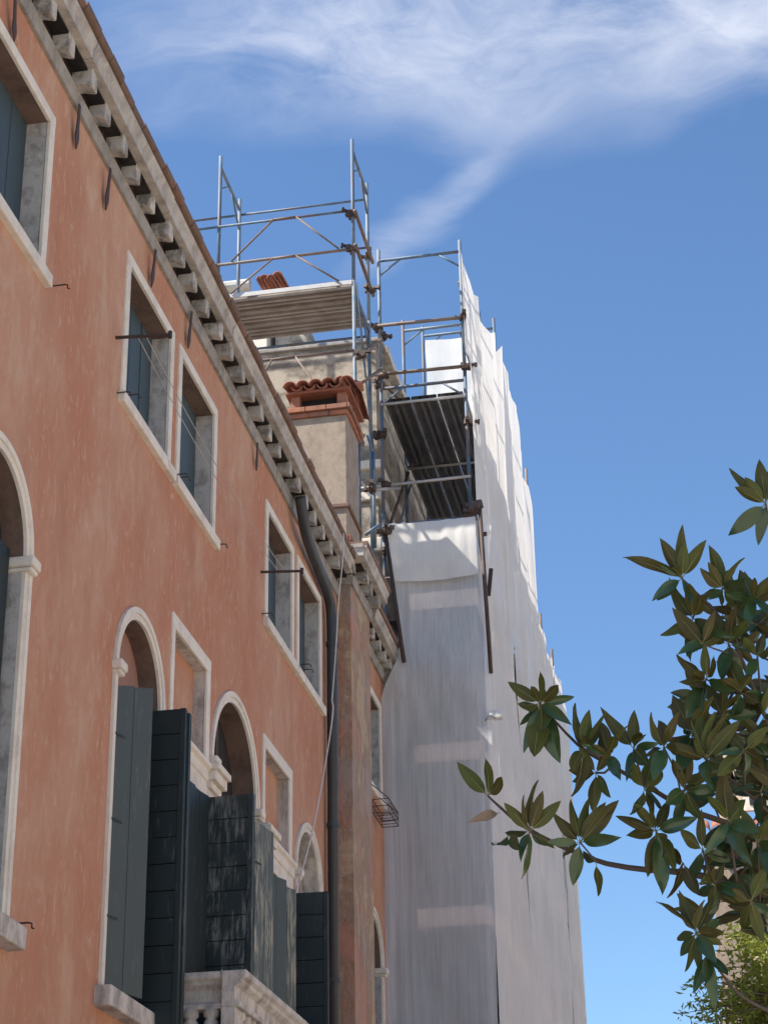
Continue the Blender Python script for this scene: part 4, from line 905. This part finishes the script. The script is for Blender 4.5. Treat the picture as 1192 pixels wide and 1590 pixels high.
# rosettes traced from the photograph: centre, depth, leaf tips
ROS = [
 (757, 1236, 6.55, [(712, 1188), (764, 1173), (790, 1206)]),
 (775, 1262, 6.55, [(739, 1268)]),
 (790, 1296, 6.52, [(764, 1332), (808, 1322)]),
 (822, 1291, 6.50, [(781, 1243), (817, 1217), (843, 1225), (872, 1243), (800, 1235), (822, 1368), (855, 1318), (803, 1325)]),
 (900, 1308, 6.60, [(856, 1265), (884, 1237), (910, 1240), (950, 1262), (962, 1242), (935, 1250), (889, 1374), (958, 1301)]),
 (925, 1340, 6.6, [(932, 1390), (905, 1322)]),
 (1018, 1290, 6.62, [(955, 1264), (982, 1245), (1005, 1252), (1040, 1240), (1075, 1272), (1032, 1382), (1008, 1365), (1058, 1352), (1044, 1330)]),
 (838, 1092, 6.45, [(788, 1058), (823, 1062), (846, 1040), (873, 1062), (894, 1082), (812, 1168), (806, 1130), (832, 1178), (864, 1180), (849, 1150), (880, 1118)]),
 (905, 1162, 6.50, [(885, 1095), (912, 1100), (946, 1105), (893, 1128), (935, 1125), (905, 1244), (880, 1200)]),
 (945, 1172, 6.48, [(928, 1120), (957, 1128), (968, 1118), (935, 1150), (960, 1205)]),
 (983, 1162, 6.55, [(938, 1112), (984, 1102), (1000, 1135), (972, 1210), (1010, 1190)]),
 (1030, 1160, 6.52, [(1000, 1114), (1022, 1120), (1050, 1108), (1040, 1135), (1060, 1165), (1015, 1205)]),
 (1095, 1178, 6.58, [(1072, 1120), (1083, 1108), (1103, 1105), (1118, 1112), (1145, 1120), (1060, 1158), (1088, 1208), (1150, 1200)]),
 (1058, 898, 6.60, [(983, 858), (1028, 838), (1056, 822), (1062, 836), (1098, 838), (1012, 928), (1068, 938), (1040, 868)]),
 (1122, 915, 6.65, [(1080, 882), (1106, 850), (1142, 862), (1100, 875), (1150, 905), (1115, 945)]),
 (1168, 930, 6.7, [(1148, 888), (1172, 890), (1196, 895), (1160, 965), (1200, 950)]),
 (1090, 1000, 6.6, [(1052, 955), (1078, 965), (1108, 950), (1120, 985), (1065, 1010), (1050, 985)]),
 (1096, 1055, 6.62, [(1045, 1022), (1098, 1000), (1118, 1020), (1068, 1076), (1062, 1120), (1082, 1095), (1130, 1075)]),
 (1188, 782, 6.7, [(1132, 728), (1178, 712), (1192, 722), (1138, 757), (1133, 832), (1174, 848), (1205, 735)]),
 (1150, 1075, 6.6, [(1132, 1025), (1165, 1030), (1120, 1050), (1178, 1092), (1140, 1120)]),
 (1175, 1020, 6.7, [(1150, 985), (1185, 980), (1200, 1010), (1160, 1050)]),
 (1155, 1165, 6.55, [(1112, 1205), (1190, 1182), (1175, 1135), (1130, 1140), (1165, 1215)]),
 (1130, 1275, 6.55, [(1098, 1230), (1118, 1215), (1160, 1240), (1105, 1318), (1150, 1330), (1178, 1290)]),
 (1175, 1310, 6.6, [(1150, 1250), (1195, 1262), (1160, 1365), (1195, 1355), (1205, 1320)]),
 (1080, 1448, 6.5, [(1030, 1390), (1058, 1398), (1082, 1395), (1108, 1402), (1040, 1458), (1118, 1450), (1058, 1512), (1085, 1520), (1108, 1490), (1125, 1470)]),
 (1098, 1480, 6.5, [(1075, 1545), (1110, 1568), (1130, 1520), (1092, 1530)]),
 (1110, 1372, 6.55, [(1075, 1360), (1092, 1340), (1138, 1388), (1100, 1412), (1130, 1415), (1080, 1395)]),
 (1165, 1400, 6.6, [(1140, 1352), (1185, 1345), (1195, 1420), (1150, 1450), (1182, 1460), (1125, 1380)]),
 (925, 1200, 6.55, [(900, 1160), (945, 1160), (918, 1262), (950, 1240), (890, 1215)]),
 (1000, 1225, 6.6, [(975, 1180), (1010, 1170), (1035, 1195), (985, 1275), (1030, 1262)]),
 (1062, 1225, 6.62, [(1040, 1180), (1070, 1165), (1100, 1200), (1050, 1285), (1085, 1280), (1030, 1250)]),
 (1075, 960, 6.66, [(1040, 925), (1072, 905), (1100, 915), (1060, 1020), (1110, 990)]),
 (1130, 1000, 6.7, [(1105, 950), (1135, 940), (1160, 960), (1120, 1060), (1155, 1050)]),
 (1140, 950, 6.75, [(1125, 890), (1155, 900), (1185, 930), (1110, 1000), (1170, 1005)]),
 (1075, 1140, 6.65, [(1045, 1085), (1070, 1070), (1100, 1080), (1055, 1195), (1110, 1180)]),
 (1120, 1110, 6.68, [(1095, 1060), (1125, 1045), (1150, 1065), (1105, 1160), (1145, 1165)]),
 (1090, 1320, 6.62, [(1060, 1290), (1085, 1262), (1120, 1280), (1070, 1375), (1110, 1365)]),
 (1060, 1340, 6.62, [(1035, 1320), (1052, 1392), (1085, 1390)]),
 (1185, 1110, 6.7, [(1165, 1070), (1198, 1065), (1205, 1120), (1178, 1160)]),
 (1180, 1230, 6.7, [(1150, 1215), (1195, 1195), (1205, 1240), (1172, 1275)]),
]
cents = []
for (cx, cy, Y, tips) in ROS:
    c = px3(cx, cy, Y); cents.append(c)
    for (tx, ty) in tips:
        dpx = math.hypot(tx-cx, ty-cy); want = 68+rg.uniform(-12, 10)                    # leaf length seen in full
        dep = math.sqrt(max(0, want*want-dpx*dpx))/F_PX*Y*rg.choice((-1, 1, -1))
        tip = px3(tx, ty, Y+0.85*dep)
        up_ = (cy-ty)/max(dpx, 1)
        und = True if up_ > 0.35 else (rg.random() < 0.35)
        leaf(c+(tip-c)*0.10, c+(tip-c)*rg.uniform(0.93, 1.06), und, dry if (tx, ty) == (739, 1268) else None)
EXTRA = [c for (cx, cy, Y, tips), c in zip(ROS, cents) if len(tips) >= 5]
# fillers deeper in the crown, near the right edge
for c in EXTRA:
    for q in range(2):
        an = rg.uniform(0, 6.28); d = Vector((math.cos(an)*0.9, rg.choice((-1, 1, 1))*rg.uniform(0.25, 0.9), rg.uniform(-0.5, 0.8))).normalized()
        leaf(c+d*0.015, c+d*rg.uniform(0.10, 0.15))
for k in range(62):
    cx = rg.uniform(1085, 1240); cy = rg.uniform(900, 1470)
    if cx < 1110 and not (1060 < cy < 1250 or 1330 < cy): continue
    Y = rg.uniform(6.7, 7.5); c = px3(cx, cy, Y); cents.append(c)
    for q in range(rg.randint(3, 5)):
        an = rg.uniform(0, 6.28); d = Vector((math.cos(an), 0.7*math.sin(an*1.7), rg.uniform(-0.7, 0.9))).normalized()
        leaf(c+d*0.015, c+d*rg.uniform(0.13, 0.17))
if OVER.v:
    o = OVER.build('leaf_mass', ['leaf_top', 'leaf_under', 'leaf_rib'], mag, True); o['kind'] = 'stuff'
def br(pts, r0, r1, Y0, Y1, limb=False):
    n = len(pts); ps = [px3(x, y, Y0+(Y1-Y0)*i/(n-1)) for i, (x, y) in enumerate(pts)]
    ps = smooth(ps, 1); r0 *= 0.62; r1 *= 0.75
    if limb:
        q = trunk_at(ps[0].z-0.35); ps = smooth([q, q.lerp(ps[0], 0.5)+Vector((0, 0, -0.06)), ps[0]], 1)[:-1]+ps; r0 *= 1.6
    k = len(ps); BRANCH_PTS.extend(ps); MB().tube(ps, [r0+(r1-r0)*i/(k-1) for i in range(k)], 8).build('branch', 'bark', mag, True)
br([(1500, 1500), (1300, 1440), (1192, 1395), (1100, 1362), (1050, 1353), (990, 1350), (925, 1338), (850, 1305), (800, 1275), (770, 1248), (757, 1236)], 0.022, 0.004, 7.1, 6.55, True)
br([(1330, 1330), (1192, 1300), (1120, 1275), (1060, 1255), (1000, 1218), (950, 1190), (905, 1165), (870, 1130), (838, 1092)], 0.018, 0.004, 7.0, 6.45, True)
br([(1300, 1250), (1192, 1130), (1150, 1020), (1120, 960), (1085, 925), (1058, 898)], 0.016, 0.004, 7.0, 6.6, True)
br([(1320, 1100), (1230, 960), (1200, 860), (1188, 782)], 0.014, 0.005, 7.0, 6.7, True)
br([(1192, 1570), (1150, 1548), (1125, 1520), (1100, 1482), (1080, 1448)], 0.010, 0.004, 6.6, 6.5)
br([(1400, 1640), (1192, 1570)], 0.014, 0.010, 7.0, 6.6, True)
br([(1230, 1420), (1160, 1400), (1110, 1372)], 0.012, 0.005, 6.9, 6.55)
br([(850, 1305), (830, 1298), (822, 1291)], 0.005, 0.004, 6.52, 6.5); br([(925, 1338), (912, 1322), (900, 1308)], 0.005, 0.004, 6.6, 6.6)
br([(1050, 1353), (1030, 1320), (1018, 1290)], 0.006, 0.004, 6.65, 6.62); br([(1000, 1218), (990, 1190), (983, 1162)], 0.006, 0.004, 6.6, 6.55)
br([(950, 1190), (948, 1180), (945, 1172)], 0.005, 0.004, 6.5, 6.48); br([(1060, 1255), (1050, 1200), (1030, 1160)], 0.006, 0.004, 6.65, 6.52)
br([(1192, 1260), (1140, 1215), (1095, 1178)], 0.009, 0.005, 6.8, 6.58); br([(1150, 1020), (1115, 1010), (1090, 1000)], 0.006, 0.004, 6.7, 6.6)
br([(1165, 1080), (1130, 1070), (1096, 1055)], 0.006, 0.004, 6.75, 6.62); br([(1085, 925), (1105, 920), (1122, 915)], 0.004, 0.004, 6.65, 6.65)
def twig_to_branch(c, joined=None):
    q = min(BRANCH_PTS, key=lambda p_: (p_-c).length+0.6*max(0, p_.z-c.z)+(0.5 if p_.x < c.x-0.03 else 0))
    if (q-c).length < 0.02: return
    mid = c.lerp(q, 0.5)+Vector((0, 0, -0.15*(q-c).length)); (joined or MB()).tube([c, mid, q], [0.0035, 0.0045, 0.006], 6)
    return mid
for c in cents[7:]:
    mb = MB(); twig_to_branch(c, mb)
    if mb.v: mb.build('branch', 'bark', mag, True)
# the rest of the crown round the trunk, to the right of the frame
limbs = []
for k in range(16):
    z0 = 0.9+k*0.25; q = trunk_at(z0); an = k*2.4; L_ = 1.0-0.035*k
    d = Vector((math.cos(an), math.sin(an), 0.55)).normalized()
    if d.x < 0: d.x *= 0.55
    ps = smooth([q, q+d*L_*0.5+Vector((0, 0, -0.03)), q+d*L_+Vector((0, 0, 0.08))], 1); BRANCH_PTS.extend(ps); limbs.append(ps)
    MB().tube(ps, [0.028-0.022*i/(len(ps)-1) for i in range(len(ps))], 8).build('branch', 'bark', mag, True)
REST = MB(); keep_over = OVER; OVER = REST; TW = MB()
for k in range(150):
    ps = limbs[k % 16]; c = ps[rg.randint(1, len(ps)-1)]+Vector((rg.gauss(0, 0.17), rg.gauss(0, 0.17), rg.gauss(0.05, 0.14)))
    if c.x < 0.075*c.y+0.25: continue
    twig_to_branch(c, TW)
    for q in range(7):
        an = rg.uniform(0, 6.28); d = Vector((math.cos(an), math.sin(an), rg.uniform(-0.5, 0.9))).normalized(); leaf(c+d*0.015, c+d*rg.uniform(0.13, 0.17))
o = REST.build('leaf_mass', ['leaf_top', 'leaf_under', 'leaf_rib'], mag, True); o['kind'] = 'stuff'
TW.build('twigs', 'bark', mag, True)['kind'] = 'stuff'

# ------------------------------------------------------------------ yellow-green garden tree at the lower right
gt = thing('garden_tree', 'yellow green leafy tree below the magnolia at the lower right', 'tree', (2.6, 18.5, GZ))
c0 = at_y(1215, 1590, 18.0)
MB().tube([(c0.x+0.8, 18.6, GZ), (c0.x+0.7, 18.5, 1.0), (c0.x+0.55, 18.4, 2.6), (c0.x+0.4, 18.3, 4.2)], [0.17, 0.13, 0.09, 0.02], 12).build('trunk', 'bark', gt, True)
rg2 = random.Random(5)
def leaf_cloud(n, fn, size, mat, name, root, ratio=0.4):
    mb = MB()
    for _ in range(n):
        q = fn(); d = Vector((rg2.gauss(0, 1), rg2.gauss(0, 1), rg2.gauss(-0.2, 0.8))).normalized(); sd = d.orthogonal().normalized(); sd.rotate(Matrix.Rotation(rg2.uniform(0, 6.28), 3, d))
        L_ = size*rg2.uniform(0.6, 1.3); w = L_*ratio; up_ = d.cross(sd)*0.12*L_
        mb.add([q, q+d*L_*0.5+sd*w*0.5+up_, q+d*L_, q+d*L_*0.5-sd*w*0.5+up_], [(0, 1, 2, 3)])
    return mb.build(name, mat, root)
clumps = []
for _ in range(130):
    u1, u2, u3 = rg2.gauss(0, 1), rg2.gauss(0, 1), rg2.gauss(0, 1); l_ = math.sqrt(u1*u1+u2*u2+u3*u3); r_ = rg2.uniform(0.35, 1.0)
    clumps.append(Vector((c0.x+0.36+1.02*u1/l_*r_, 18.4+1.1*u2/l_*r_, 3.72+1.30*u3/l_*r_)))
def crown_pt():
    c = rg2.choice(clumps); return c+Vector((rg2.gauss(0, 0.14), rg2.gauss(0, 0.14), rg2.gauss(0, 0.11)))
leaf_cloud(17000, crown_pt, 0.075, 'yleaf', 'crown', gt)
tw = []
for (px, py) in ((1058, 1532), (1072, 1520), (1090, 1545), (1066, 1556), (1085, 1570), (1110, 1560), (1075, 1588), (1105, 1585), (1125, 1540), (1130, 1575), (1050, 1575)):
    tipp = at_y(px, py, 17.3+rg2.uniform(-.2, .2)); root_ = Vector((c0.x+0.15, 17.9, 3.5)); tw.append((root_, tipp))
    MB().tube([root_, root_.lerp(tipp, 0.6)+Vector((0, 0, 0.03)), tipp], [0.010, 0.006, 0.002], 5).build('twig', 'bark', gt, True)
def twig_pt():
    a, b = rg2.choice(tw); f_ = 1-rg2.random()**1.5*0.7; return a.lerp(b, f_)+Vector((rg2.gauss(0, 0.03), rg2.gauss(0, 0.03), rg2.gauss(0, 0.03)))
leaf_cloud(520, twig_pt, 0.075, 'yleaf', 'twig_foliage', gt, 0.28)
